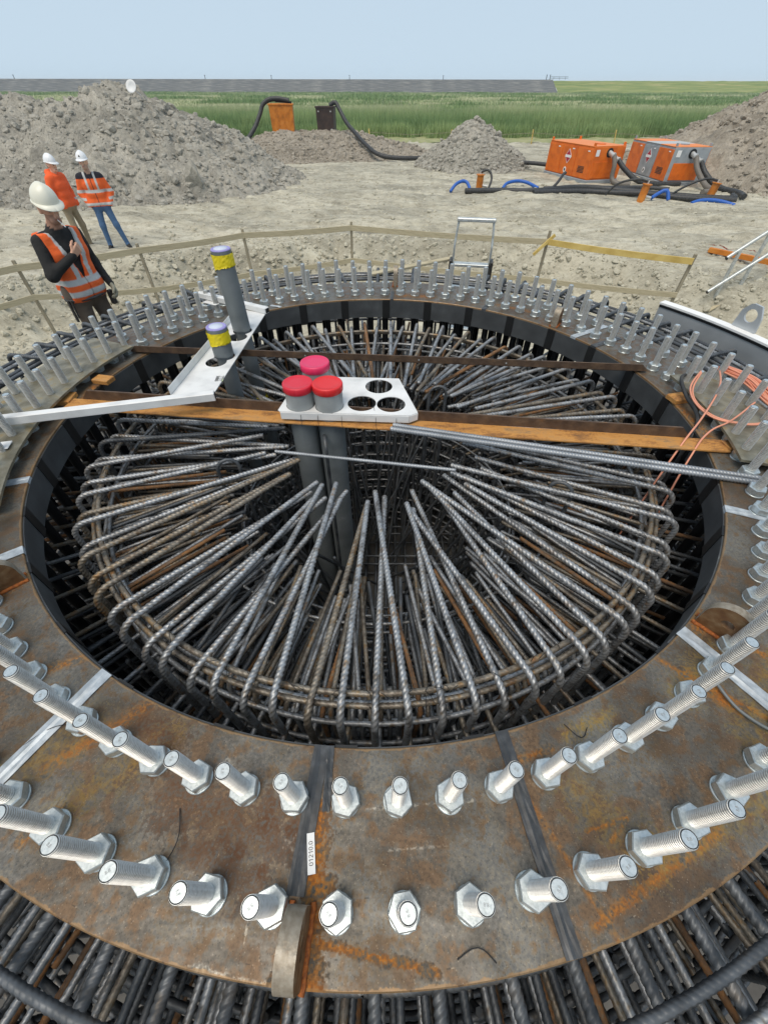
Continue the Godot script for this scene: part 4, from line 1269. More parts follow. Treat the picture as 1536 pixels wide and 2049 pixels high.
func height_mesh(xs: PackedFloat32Array, zs: PackedFloat32Array, hf: Callable, jitter := 0.0) -> ArrayMesh:
	var nx := xs.size(); var nzz := zs.size()
	var v := PackedVector3Array(); v.resize(nx * nzz)
	for j in nzz:
		for i in nx:
			v[j * nx + i] = Vector3(xs[i], hf.call(xs[i], zs[j]), zs[j])
	var nm := PackedVector3Array(); nm.resize(nx * nzz)
	for j in nzz:
		for i in nx:
			var a := v[j * nx + mini(i + 1, nx - 1)] - v[j * nx + maxi(i - 1, 0)]
			var b := v[mini(j + 1, nzz - 1) * nx + i] - v[maxi(j - 1, 0) * nx + i]
			var n := b.cross(a).normalized()
			if n.y < 0: n = -n
			nm[j * nx + i] = n
	var cols := PackedColorArray()
	if jitter > 0.0: # damp and dried patches of mud
		for p in v:
			var a := nz.get_noise_2d(p.x * 0.18 + 11, p.z * 0.5) * 0.9 + nz.get_noise_2d(p.x * 1.4, p.z * 3.1 + 5) * 0.35
			var t := clampf(0.88 + a * 0.42, 0.55, 1.0)
			cols.append(Color(t, t * 0.995, t * 0.985))
	var flip := zs[1] < zs[0]
	var idx := PackedInt32Array()
	for j in nzz - 1:
		for i in nx - 1:
			var a := j * nx + i
			# clockwise seen from above
			if not flip: idx.append_array(PackedInt32Array([a, a + 1, a + nx, a + 1, a + nx + 1, a + nx]))
			else: idx.append_array(PackedInt32Array([a, a + nx, a + 1, a + 1, a + nx, a + nx + 1]))
	var arr := []
	arr.resize(Mesh.ARRAY_MAX)
	arr[Mesh.ARRAY_VERTEX] = v; arr[Mesh.ARRAY_NORMAL] = nm; arr[Mesh.ARRAY_INDEX] = idx
	if cols.size() > 0: arr[Mesh.ARRAY_COLOR] = cols
	var m := ArrayMesh.new()
	m.add_surface_from_arrays(Mesh.PRIMITIVE_TRIANGLES, arr)
	return m

func clay_materials():
	var mud := layered_tex(1024, [[51, 0.006, 1.0], [151, 0.025, 0.8], [251, 0.1, 0.9]], [[0.0, srgb(110, 105, 91)], [0.3, srgb(154, 149, 132)], [0.5, srgb(180, 175, 157)], [0.7, srgb(192, 188, 170)], [1.0, srgb(208, 205, 189)]])
	var mudn := bump_tex(52, 512, 0.02, 7.0, 6)
	M.mud = tri_mat(mud, 0.4, 0.9, 0.0, mudn, 1.0)
	M.mud.uv1_scale = Vector3(0.17, 0.45, 0.42)
	M.mud.vertex_color_use_as_albedo = true
	var clay := layered_tex(1024, [[53, 0.006, 0.8], [153, 0.03, 0.9], [253, 0.1, 1.0]], [[0.0, srgb(84, 82, 77)], [0.3, srgb(130, 127, 118)], [0.5, srgb(158, 154, 143)], [0.7, srgb(176, 172, 160)], [1.0, srgb(202, 198, 187)]])
	M.clay = tri_mat(clay, 0.30, 0.92, 0.0, bump_tex(54, 512, 0.025, 9.0, 6), 1.0)
	var clayb := layered_tex(1024, [[55, 0.006, 0.8], [155, 0.03, 0.9], [255, 0.1, 1.0]], [[0.0, srgb(84, 77, 68)], [0.3, srgb(126, 118, 106)], [0.5, srgb(152, 144, 130)], [0.7, srgb(170, 162, 148)], [1.0, srgb(194, 187, 174)]])
	M.clay_brown = tri_mat(clayb, 0.30, 0.92, 0.0, bump_tex(56, 512, 0.025, 9.0, 6), 1.0)
	M.clay.vertex_color_use_as_albedo = true
	M.clay_brown.vertex_color_use_as_albedo = true
	M.clod = tri_mat(clay, 0.9, 0.92)
	M.clod_brown = tri_mat(clayb, 0.9, 0.92)
	M.clod_mud = tri_mat(mud, 0.9, 0.92)
	M.field = tri_mat(ramp_tex(57, 512, 0.01, [[0.0, srgb(70, 92, 44)], [0.4, srgb(98, 118, 60)], [0.7, srgb(122, 136, 78)], [1.0, srgb(146, 148, 96)]], 6), 0.02, 0.95)
	M.verge = tri_mat(ramp_tex(58, 512, 0.01, [[0.0, srgb(120, 128, 84)], [0.5, srgb(146, 148, 104)], [1.0, srgb(166, 160, 124)]], 6), 0.2, 0.95)
	var asp := ramp_tex(59, 1024, 0.006, [[0.0, srgb(72, 74, 74)], [0.35, srgb(90, 92, 92)], [0.55, srgb(98, 99, 98)], [0.66, srgb(108, 108, 105)], [0.78, srgb(146, 144, 137)], [1.0, srgb(168, 164, 154)]], 6)
	M.asphalt = tri_mat(asp, 0.01, 0.9)
	M.asphalt.uv1_scale = Vector3(0.018, 0.22, 0.22)
	M.dike_grass = tri_mat(ramp_tex(60, 512, 0.01, [[0.0, srgb(92, 112, 58)], [0.4, srgb(120, 134, 74)], [0.7, srgb(142, 146, 88)], [0.9, srgb(168, 158, 112)], [1.0, srgb(184, 168, 128)]], 6), 0.01, 0.95)
	M.dike_grass.uv1_scale = Vector3(0.010, 0.08, 0.08)
	M.leaf = mat(Color.WHITE, 0.8)
	M.leaf.vertex_color_use_as_albedo = true
	M.leaf.cull_mode = BaseMaterial3D.CULL_DISABLED
	M.leaf.backlight_enabled = true
	M.leaf.backlight = Color(0.10, 0.14, 0.04)

func clod_mesh(sd: int) -> ArrayMesh:
	var r := RandomNumberGenerator.new(); r.seed = sd
	var sp := SphereMesh.new()
	sp.radius = 1.0; sp.height = 2.0; sp.radial_segments = 7; sp.rings = 4
	var arr := sp.get_mesh_arrays()
	var v: PackedVector3Array = arr[Mesh.ARRAY_VERTEX]
	var idx: PackedInt32Array = arr[Mesh.ARRAY_INDEX]
	var st := SurfaceTool.new()
	st.begin(Mesh.PRIMITIVE_TRIANGLES)
	st.set_smooth_group(-1)
	var d := []
	for k in 7: d.append([Vector3(r.randfn(), r.randfn(), r.randfn()).normalized(), r.randf_range(0.45, 0.8)])
	for i in idx.size():
		var p := v[idx[i]]
		for c in d: # planar facets
			var t: float = p.dot(c[0])
			if t > c[1]: p -= c[0] * (t - c[1])
		st.add_vertex(p * Vector3(1.0, 0.72, 0.85))
	st.generate_normals()
	return st.commit()

func scatter(called: String, label: String, n: int, pick: Callable, smin: float, smax: float, m: Material):
	var clods := [clod_mesh(1), clod_mesh(2), clod_mesh(3), clod_mesh(4)]
	for c in 4:
		var xs := []
		for k in n / 4:
			var p: Vector3 = pick.call()
			if p.y < -50: continue
			var s := smin + (smax - smin) * pow(rng.randf(), 5.0)
			xs.append(Transform3D(Basis.from_euler(Vector3(rng.randf() * TAU, rng.randf() * TAU, rng.randf() * TAU)).scaled(Vector3(s, s * rng.randf_range(0.7, 1.0), s * rng.randf_range(0.7, 1.1))), p + Vector3(0, -s * 0.15, 0)))
		var o := multi(numbered(called), clods[c], m, xs, self)
		tag(o, label, "clods")

func heap_h(x: float, z: float, cones: Array) -> float:
	var h := -9.0
	for c in cones:
		var dx: float = (x - c[0]) / c[4]; var dz: float = (z - c[1]) / c[5]
		var d := sqrt(dx * dx + dz * dz)
		var q: float = c[2] - c[3] * (sqrt(d * d + c[6] * c[6]) - c[6])
		h = maxf(h, q) if h < -5 else (maxf(h, q) + 0.12 * exp(-absf(h - q) * 3.0))
	return h

func heap_mesh(cones: Array, x0: float, x1: float, z0: float, z1: float, step: float, amp: float) -> Array:
	var hf := func(x: float, z: float) -> float:
		var h := heap_h(x, z, cones)
		if h < GY - 0.8: return GY - 0.8
		var k := smoothstep(GY - 0.1, GY + 0.5, h)
		h += nz.get_noise_2d(x * 0.5, z * 0.5) * 0.28 * amp * k
		h += nz.get_noise_2d(x * 2.0 + 30, z * 2.0) * 0.14 * amp
		h += nc.get_noise_2d(x * 2.4, z * 2.4) * 0.14 * amp + nc.get_noise_2d(x * 6.5, z * 6.5) * 0.05 * amp
		h += nz.get_noise_2d(x * 7.0 + 90, z * 7.0) * 0.08 * amp
		return h
	var xs := PackedFloat32Array(); var zs := PackedFloat32Array()
	var x := x0
	while x <= x1: xs.append(x); x += step
	var z := z0
	while z <= z1: zs.append(z); z += step
	return [height_mesh(xs, zs, hf, 1.0), hf]

func grass_tuft(sd: int, blades: int, h: float, spread: float, w: float) -> ArrayMesh:
	var r := RandomNumberGenerator.new(); r.seed = sd
	var st := SurfaceTool.new()
	st.begin(Mesh.PRIMITIVE_TRIANGLES)
	for k in blades:
		var a := r.randf() * TAU
		var o := Vector3(r.randf_range(-spread, spread), 0, r.randf_range(-spread, spread))
		var hh := h * r.randf_range(0.6, 1.1)
		var out := Vector3(sin(a), 0, cos(a))
		var side := Vector3(cos(a), 0, -sin(a)) * w
		var b := r.randf_range(0.05, 0.32) * hh
		var p0 := o; var p1 := o + out * b * 0.3 + Vector3(0, hh * 0.55, 0); var p2 := o + out * b + Vector3(0, hh, 0)
		var tint := r.randf_range(0.85, 1.2)
		st.set_color(Color(tint, tint, tint))
		for v in [p0 - side, p0 + side, p1 + side * 0.8, p0 - side, p1 + side * 0.8, p1 - side * 0.8, p1 - side * 0.8, p1 + side * 0.8, p2]:
			st.add_vertex(v)
	st.generate_normals()
	return st.commit()

func build_land():
	setup_noise()
	clay_materials()
	# one sheet of ground with the pit in it, finest beyond the ring
	var xs := warp_axis(-60.0, 60.0, 0.0, 420, 1.7)
	var zs := warp_axis(16.0, -44.0, -12.0, 330, 1.45)
	structure("ground", height_mesh(xs, zs, ground_y, 1.0), M.mud)
	var bl := MB.new()
	bl.lathe(Vector3(0, PY, 0), [Vector2(6.2, 0.0), Vector2(6.2, 0.05), Vector2(0.0, 0.05)], 48, false)
	structure("blinding_concrete", bl.mesh(), M.concrete)
	var fb := MB.new()
	fb.quad(Vector3(-700, GY - 0.12, -43.5), Vector3(700, GY - 0.12, -43.5), Vector3(700, GY - 0.12, -520), Vector3(-700, GY - 0.12, -520))
	fb.quad(Vector3(-700, GY - 0.14, 40), Vector3(-59, GY - 0.14, 40), Vector3(-59, GY - 0.14, -43.5), Vector3(-700, GY - 0.14, -43.5))
	fb.quad(Vector3(59, GY - 0.14, 40), Vector3(700, GY - 0.14, 40), Vector3(700, GY - 0.14, -43.5), Vector3(59, GY - 0.14, -43.5))
	structure("field", fb.mesh(), M.field)
	# strip of mown verge in front of the reeds
	var vx := PackedFloat32Array(); var vz := PackedFloat32Array()
	for i in 160: vx.append(-40.0 + i * 0.5)
	for i in 9: vz.append(-36.6 - i * 0.5)
	structure("verge", height_mesh(vx, vz, func(x, z): return ground_y(x, z) + 0.06 * minf(1.0, (-36.3 - z) * 0.6)), M.verge)
	# dike: grey asphalt slope, then grass
	var dk := MB.new()
	var zf := -286.0
	var px := 86.0
	dk.quad(Vector3(-420, GY - 0.5, zf), Vector3(px, GY - 0.5, zf), Vector3(px, 3.70, zf - 16), Vector3(-420, 3.70, zf - 16))
	dk.quad(Vector3(-420, 3.70, zf - 16), Vector3(px, 3.70, zf - 16), Vector3(px, 3.72, zf - 24), Vector3(-420, 3.72, zf - 24))
	structure("asphalt_dike", dk.mesh(), M.asphalt)
	var dx := PackedFloat32Array(); var dz := PackedFloat32Array()
	for i in 170: dx.append(px + i * 2.5)
	for i in 10: dz.append(zf + 2.0 - i * 3.0)
	structure("grass_dike", height_mesh(dx, dz, func(x, z): return clampf((zf + 2.0 - z) / 18.0, 0, 1) * 5.2 + GY - 0.5 + nz.get_noise_2d(x * 0.12, z * 0.2) * 0.22), M.dike_grass)
	# small gate and bushes where asphalt meets grass
	var gt := thing("dike_gate", "small dark gate with posts on top of the far dike", "gate", Vector3(px - 1.5, 3.7, zf - 17))
	for x in [-1.6, 0.2]:
		var b := MB.new()
		b.box(Vector3(x, 0.9, 0), Vector3(0.28, 1.8, 0.28), 0.02)
		part("post", b.mesh(), M.dark_metal, gt)
	var rb := MB.new()
	for y in [0.5, 1.0]:
		rb.box(Vector3(5.0, y, 0), Vector3(9.0, 0.12, 0.1), 0.0)
	for x in [2.0, 5.0, 8.0]:
		rb.box(Vector3(x, 0.55, 0.2), Vector3(0.12, 1.1, 0.12), 0.0)
	part("railing", rb.mesh(), M.dark_metal, gt)
	for p in [[-262.0, "leftmost"], [-190.0, "second from the left"], [-92.0, "third from the left"], [-58.0, "fourth from the left"], [-18.0, "fifth from the left"], [30.0, "right-hand"]]:
		var b := MB.new()
		b.cyl(Vector3(0, -0.2, 0), Vector3(0, 1.3, 0), 0.16, 0.12, 6)
		b.box(Vector3(0, 1.3, 0), Vector3(0.5, 0.25, 0.2), 0.03)
		solo("marker_post", b.mesh(), M.dark_metal, "tiny marker post on the crest of the grey dike, %s" % p[1], "post", "marker posts on the dike", "", Transform3D(Basis.IDENTITY, Vector3(p[0], 3.72, zf - 17)))
	build_heaps()
	build_reeds()

func build_heaps():
	var defs := [
		["large grey clay spoil heap on the left behind the two men", [[-10.2, -19.6, 1.50, 0.60, 1.15, 1.0, 0.9], [-14.5, -20.5, 1.15, 0.52, 1.3, 1.0, 1.2], [-20.0, -20.0, 0.95, 0.5, 1.4, 1.0, 1.2], [-7.6, -20.5, 0.45, 0.55, 1.0, 1.0, 0.8], [-25, -19.5, 1.0, 0.5, 1.4, 1.0, 1.2]], -30.0, -1.8, -30.0, -11.0, 0.09, 1.0, "clay", 22000],
		["low brown spoil bank carrying the two settling tanks", [[-5.4, -29.6, -0.36, 0.42, 1.1, 1.0, 1.6], [-3.0, -30.0, -0.40, 0.40, 1.2, 1.0, 1.6], [-0.6, -30.4, -0.78, 0.30, 1.2, 1.0, 1.0]], -12.0, 5.0, -35.0, -23.0, 0.12, 0.6, "clay_brown", 6000],
		["small pointed grey clay heap in the middle distance", [[4.5, -25.2, 0.28, 0.66, 1.0, 1.0, 0.5]], 0.3, 8.6, -29.5, -20.5, 0.09, 0.7, "clay", 5000],
		["large brown spoil heap on the right behind the generators", [[17.2, -22.6, 1.35, 0.50, 1.0, 1.0, 0.9], [22.0, -22.0, 1.2, 0.5, 1.2, 1.0, 1.0], [19.0, -17.5, -0.5, 0.45, 1.5, 0.8, 1.0]], 9.5, 32.0, -31.0, -12.5, 0.11, 1.0, "clay_brown", 11000],
		["low ridge of churned clay at the far right edge", [[13.6, -12.4, -1.05, 0.35, 1.3, 0.9, 0.8]], 10.5, 17.5, -15.5, -10.0, 0.1, 0.7, "clay_brown", 500],
	]
	for d in defs:
		var hm := heap_mesh(d[1], d[2], d[3], d[4], d[5], d[6], d[7])
		solo("spoil_heap", hm[0], M[d[8]], d[0], "spoil heap", "spoil heaps round the pit")
		var hf: Callable = hm[1]
		var pick := func() -> Vector3:
			for t in 6:
				var x := rng.randf_range(d[2], d[3]); var z := rng.randf_range(d[4], d[5])
				var h: float = hf.call(x, z)
				if h > ground_y(x, z) - 0.02 and not near_equipment(x, z): return Vector3(x, h, z)
			return Vector3(0, -99, 0)
		scatter("clay_clods", "loose clay clods lying on the %s" % d[0].substr(0, 60), d[9], pick, 0.022, 0.22, M["clod" if d[8] == "clay" else "clod_brown"])
	# one big slab lump in the left heap
	solo("clay_block", clod_mesh(77), M.clod, "big angular grey clay block sticking out of the left heap", "clay block", "", "", Transform3D(Basis.from_euler(Vector3(0.5, 0.3, 0.5)).scaled(Vector3(0.34, 0.75, 0.3)), Vector3(-6.55, -0.85, -15.8)))
	# clods on the ground and in the pit wall
	var pg := func() -> Vector3:
		var a := rng.randf_range(deg_to_rad(105), deg_to_rad(255)); var r := 9.3 + 16.0 * pow(rng.randf(), 0.8)
		var x := sin(a) * r; var z := cos(a) * r
		if near_equipment(x, z): return Vector3(0, -99, 0)
		return Vector3(x, ground_y(x, z), z)
	scatter("ground_clods", "small clay clods strewn over the rutted mud", 16000, pg, 0.010, 0.10, M.clod_mud)
	var pw := func() -> Vector3:
		var a := rng.randf_range(deg_to_rad(95), deg_to_rad(265)); var r := rng.randf_range(9.0, 11.0)
		var x := sin(a) * r; var z := cos(a) * r
		return Vector3(x, ground_y(x, z), z)
	scatter("pit_clods", "crumbled clay lumps on the pit slope", 16000, pw, 0.012, 0.11, M.clod_mud)

func near_equipment(x: float, z: float) -> bool:
	for e in [[-6.79, -9.7, 0.7], [-7.9, -9.6, 0.7], [9.0, -21.2, 2.6], [11.7, -20.9, 2.8], [8.0, -17.3, 1.0], [3.75, -18.0, 0.5], [-5.83, -30.2, 1.0], [-3.33, -30.6, 1.0]]:
		if Vector2(x - e[0], z - e[1]).length() < e[2]: return true
	return false

func build_reeds():
	var kinds := [grass_tuft(1, 16, 1.0, 0.28, 0.016), grass_tuft(2, 16, 1.0, 0.32, 0.014), grass_tuft(3, 14, 1.0, 0.25, 0.018)]
	var far := [grass_tuft(4, 12, 1.0, 0.8, 0.045), grass_tuft(5, 12, 1.0, 0.9, 0.04)]
	var cg := lin(156, 176, 118); var cy := lin(200, 200, 162); var cd := lin(118, 146, 92)
	var xsl := [[], [], []]; var cl := [[], [], []]
	for k in 30000:
		var z := -40.0 - 26.0 * pow(rng.randf(), 1.3)
		var x := rng.randf_range(-0.85, 0.85) * (-z) + 2.0
		if z > -42.5 and nz.get_noise_2d(x * 0.3, z * 0.3) > 0.12: continue
		var i := k % 3
		var p := nz.get_noise_2d(x * 0.09, z * 0.16)
		var s := 1.30 + 0.40 * p + rng.randf_range(-0.18, 0.18)
		if z > -42.0: s *= 0.7
		var c := cd.lerp(cg, clampf(0.5 + p * 1.5 + rng.randf_range(-0.3, 0.3), 0, 1))
		c = c.lerp(cy, clampf((-z - 48.0) / 16.0, 0, 1) * clampf(0.55 + p, 0, 0.85))
		xsl[i].append(Transform3D(Basis(Vector3.UP, rng.randf() * TAU).scaled(Vector3(1, s, 1)), Vector3(x, GY - 0.08, z)))
		cl[i].append(c)
	for i in 3:
		var o := multi(numbered("reeds"), kinds[i], M.leaf, xsl[i], self, cl[i])
		tag(o, "tall green reeds along the near edge of the field", "reeds")
	xsl = [[], []]; cl = [[], []]
	for k in 60000:
		var t := rng.randf()
		var z := -62.0 - 215.0 * t * t
		if k % 9 == 0: z = rng.randf_range(-235, -282)
		var x := rng.randf_range(-0.95, 0.95) * (-z) + 3.0
		var i := k % 2
		var p := nz.get_noise_2d(x * 0.025, z * 0.06)
		var dark := clampf((p - 0.12) * 5.0, 0, 1) if z < -105 else clampf((p - 0.3) * 3.0, 0, 0.5)
		if z < -235: dark = maxf(dark, 0.5)
		var s := 0.55 + 0.5 * dark + rng.randf_range(-0.1, 0.1) + (-z - 60.0) * 0.0006
		var c := cy.lerp(cg, clampf(0.35 + p * 1.2 + rng.randf_range(-0.2, 0.2), 0, 1)).lerp(cd, dark * 0.9)
		var w := 1.0 + (-z - 60.0) * 0.006
		xsl[i].append(Transform3D(Basis(Vector3.UP, rng.randf() * TAU).scaled(Vector3(w, s, w)), Vector3(x, GY - 0.14, z)))
		cl[i].append(c)
	for i in 2:
		var o := multi(numbered("meadow_grass"), far[i], M.leaf, xsl[i], self, cl[i])
		tag(o, "pale meadow grass stretching from the reeds to the dike", "grass")

# ------------------------------------------------------------------ things round the pit
func bar_box(b: MB, a: Vector3, c: Vector3, w: float, h: float, bv := 0.003):
	var d := c - a
	var t := d.normalized()
	var s := t.cross(Vector3.UP if absf(t.y) < 0.99 else Vector3.BACK).normalized()
	var u := s.cross(t)
	b.box((a + c) * 0.5, Vector3(d.length(), h, w), bv, Basis(t, u, -s) if Basis(t, u, -s).determinant() > 0 else Basis(t, u, s))

func build_barrier():
	var o := thing("board_barrier", "pale two-rail timber barrier on stakes along the far edge of the pit", "barrier")
	var P := [Vector3(-9.3, 0, -2.2), Vector3(-8.1, 0, -4.3), Vector3(-6.52, 0, -5.95), Vector3(-4.81, 0, -7.08), Vector3(-3.03, 0, -8.27), Vector3(-0.71, 0, -8.96), Vector3(3.47, 0, -7.77), Vector3(5.80, 0, -6.41)]
	var low := [-1.40, -1.40, -1.34, -1.57, -1.61, -1.50, -1.57, -1.43]
	for i in P.size():
		var b := MB.new()
		var lean := Vector3(rng.randf_range(-0.05, 0.05), 0, rng.randf_range(-0.05, 0.05))
		bar_box(b, P[i] + Vector3(0, PY - 0.05, 0) + lean, P[i] + Vector3(0, -0.74 if i != 6 else -0.66, 0), 0.055, 0.04, 0.004)
		part("stake", b.mesh(), M.wood_grey, o)
		if i == 6: # crossed scrap of board tied to the stake
			b = MB.new()
			bar_box(b, P[i] + Vector3(-0.26, -1.08, 0.06), P[i] + Vector3(0.10, -0.72, 0.06), 0.03, 0.06, 0.004)
			part("tied_scrap", b.mesh(), M.yellow_board, o)
		if i == P.size() - 1: continue
		var off: Vector3 = (P[i].normalized()) * -0.045
		for lv in 2:
			var ya: float = -0.85 if lv == 0 else low[i]
			var yb: float = -0.85 if lv == 0 else low[i + 1]
			b = MB.new()
			var n := 5
			for k in n: # boards bow a little between stakes
				var t0 := float(k) / n; var t1 := float(k + 1) / n
				var q0: Vector3 = P[i].lerp(P[i + 1], t0) + off; var q1: Vector3 = P[i].lerp(P[i + 1], t1) + off
				q0.y = lerpf(ya, yb, t0) - sin(t0 * PI) * 0.02; q1.y = lerpf(ya, yb, t1) - sin(t1 * PI) * 0.02
				bar_box(b, q0, q1 + (q1 - q0) * 0.004, 0.024, 0.105 if lv == 0 else 0.095, 0.002)
			part("board", b.mesh(), M.yellow_board if i == 6 and lv == 0 else M.wood, o)

func build_ladder():
	var o := thing("step_ladder", "light metal ladder with a wide loop handle behind the far bolts", "ladder", Vector3(1.06, 0, -3.17), deg_to_rad(-10))
	for s in [-1.0, 1.0]:
		var b := MB.new()
		b.tube(curve_pts([Vector3(s * 0.21, -2.28, -0.55), Vector3(s * 0.21, -1.2, -0.28), Vector3(s * 0.21, -0.04, 0.0), Vector3(s * 0.205, 0.2, 0.01), Vector3(s * 0.19, 0.37, 0.0)], 0.05), 0.0125, 8)
		part("side_rail", b.mesh(), M.alu, o)
		b = MB.new()
		b.box(Vector3(s * 0.235, -0.10, 0.03), Vector3(0.03, 0.22, 0.16), 0.006)
		part("foot_block", b.mesh(), M.dark_metal, o)
	var b2 := MB.new()
	b2.box(Vector3(0, 0.385, 0), Vector3(0.42, 0.035, 0.07), 0.008)
	part("top_plate", b2.mesh(), M.alu, o)
	for k in 8:
		var y := -0.045 - k * 0.27
		var z := (y + 0.04) * 0.245
		b2 = MB.new()
		b2.box(Vector3(0, y, z + 0.02), Vector3(0.41, 0.028, 0.11), 0.004)
		part("step", b2.mesh(), M.alu, o)

func build_formwork():
	var o := thing("steel_formwork", "curved grey steel formwork panel with white top edge at the right", "formwork")
	part("face", arc_band(3.075, 78.0, 123.6, -1.1, 0.030, 0.05, 30), M.form, o)
	part("black_seal", arc_band(3.070, 78.0, 123.6, 0.008, 0.026, 0.004, 30), M.skirt_dark, o)
	part("top_edge", arc_band(3.066, 78.0, 123.7, 0.031, 0.046, 0.085, 30), M.white, o)
	for a in [110.6, 90.0]:
		var b := MB.new()
		var h := 0.2; var n := 24
		# eye plate: octagon with a round hole
		var outl := [Vector2(-0.10, 0), Vector2(-0.085, 0.11), Vector2(-0.045, 0.185), Vector2(0.035, 0.19), Vector2(0.085, 0.13), Vector2(0.10, 0)]
		var ctr := Vector2(0.0, 0.105)
		var O := []; var I := []
		for i in n:
			var d := Vector2(cos(TAU * i / n), sin(TAU * i / n))
			var best := 9.0
			for k in outl.size():
				var hit = Geometry2D.segment_intersects_segment(ctr, ctr + d * 0.5, outl[k], outl[(k + 1) % outl.size()])
				if hit != null: best = minf(best, ctr.distance_to(hit))
			O.append(ctr + d * best); I.append(ctr + d * 0.048)
		for i in n:
			var j := (i + 1) % n
			for s in [1.0, -1.0]:
				var z: float = 0.009 * s
				var q := [Vector3(I[i].x, I[i].y, z), Vector3(O[i].x, O[i].y, z), Vector3(O[j].x, O[j].y, z), Vector3(I[j].x, I[j].y, z)]
				if s > 0: b.quad(q[0], q[1], q[2], q[3])
				else: b.quad(q[3], q[2], q[1], q[0])
			b.quad(Vector3(O[i].x, O[i].y, -0.009), Vector3(O[j].x, O[j].y, -0.009), Vector3(O[j].x, O[j].y, 0.009), Vector3(O[i].x, O[i].y, 0.009))
			b.quad(Vector3(I[j].x, I[j].y, -0.009), Vector3(I[i].x, I[i].y, -0.009), Vector3(I[i].x, I[i].y, 0.009), Vector3(I[j].x, I[j].y, 0.009))
		part("lifting_eye", b.mesh(), M.form, o, Transform3D(Basis(Vector3.UP, deg_to_rad(a)), polar(3.145, a, 0.045)))

func build_stair_rail():
	var o := thing("stair_handrail", "galvanised two-rail stair handrail on the slope at the right edge", "handrail")
	var d := Vector3(0.62, 0.44, -0.10)
	for r in [[Vector3(6.90, -0.975, -7.08), 4.2, "upper_rail"], [Vector3(6.83, -1.585, -7.02), 4.2, "lower_rail"]]:
		var b := MB.new()
		b.cyl(r[0], r[0] + d * r[1], 0.034, 0.034, 10)
		var rl := part(r[2], b.mesh(), M.alu, o)
		b = MB.new()
		b.cyl(r[0] - d * 0.02, r[0], 0.035, 0.035, 10)
		part("end_cap", b.mesh(), M.skirt_dark, rl)
	for t in [0.32, 1.05, 2.0, 3.0]:
		var b := MB.new()
		var p: Vector3 = Vector3(6.90, -0.975, -7.06) + d * t
		bar_box(b, p + Vector3(0, -1.2, 0), p, 0.06, 0.04, 0.004)
		part("post", b.mesh(), M.alu, o)
	var bt := MB.new()
	bar_box(bt, Vector3(-0.12, -0.010, -2.66), Vector3(0.86, -0.010, -3.28), 0.075, 0.022, 0.003)
	solo("batten", bt.mesh(), M.wood, "pale straight batten lying on the far hoops beside the ladder", "batten")
	var pl := MB.new()
	bar_box(pl, Vector3(6.95, -1.93, -6.93), Vector3(8.9, -1.16, -7.7), 0.12, 0.03, 0.004)
	solo("edge_plank", pl.mesh(), M.wood, "long pale plank lying up the slope beside the handrail", "plank")
	var ob := MB.new()
	bar_box(ob, Vector3(7.99, -1.36, -9.30), Vector3(8.9, -1.34, -8.0), 0.09, 0.10, 0.004)
	solo("orange_beam", ob.mesh(), M.orange_old, "orange brown beam lying on the mud behind the handrail", "beam")
	var tp := MB.new()
	var pts := []
	for i in 16: pts.append(Vector3(8.28 + i * 0.05 + rng.randf_range(-0.03, 0.03), ground_y(8.3 + i * 0.05, -9.85 + i * 0.05) + 0.03 + rng.randf_range(0, 0.03), -9.85 + i * 0.05 + rng.randf_range(-0.06, 0.06)))
	for i in 15:
		var w := Vector3(0, 0.012, 0.028)
		tp.quad(pts[i] - w, pts[i + 1] - w, pts[i + 1] + w, pts[i] + w)
	var tm := tp.mesh()
	var rb := solo("barrier_tape", tm, M.tape_red, "crumpled red and white barrier tape on the mud", "tape")

func logo(parent: Node, at: Transform3D, s: float):
	var b := MB.new()
	b.prism(PackedVector2Array([Vector2(-s * 1.12, 0), Vector2(0, s * 1.2), Vector2(s * 1.12, 0), Vector2(0, -s * 1.2)]), 0.0, 0.006)
	var o := part("emblem", b.mesh(), M.white, parent, at)
	b = MB.new()
	b.prism(PackedVector2Array([Vector2(-s * 0.98, 0), Vector2(0, s * 1.06), Vector2(s * 0.98, 0), Vector2(0, -s * 1.06)]), 0.006, 0.010)
	part("emblem_diamond", b.mesh(), M.logo_red, o)
	b = MB.new()
	b.box(Vector3(0, 0.011, 0), Vector3(s * 2.0, 0.006, s * 0.42), 0.0)
	part("emblem_band", b.mesh(), M.white, o)

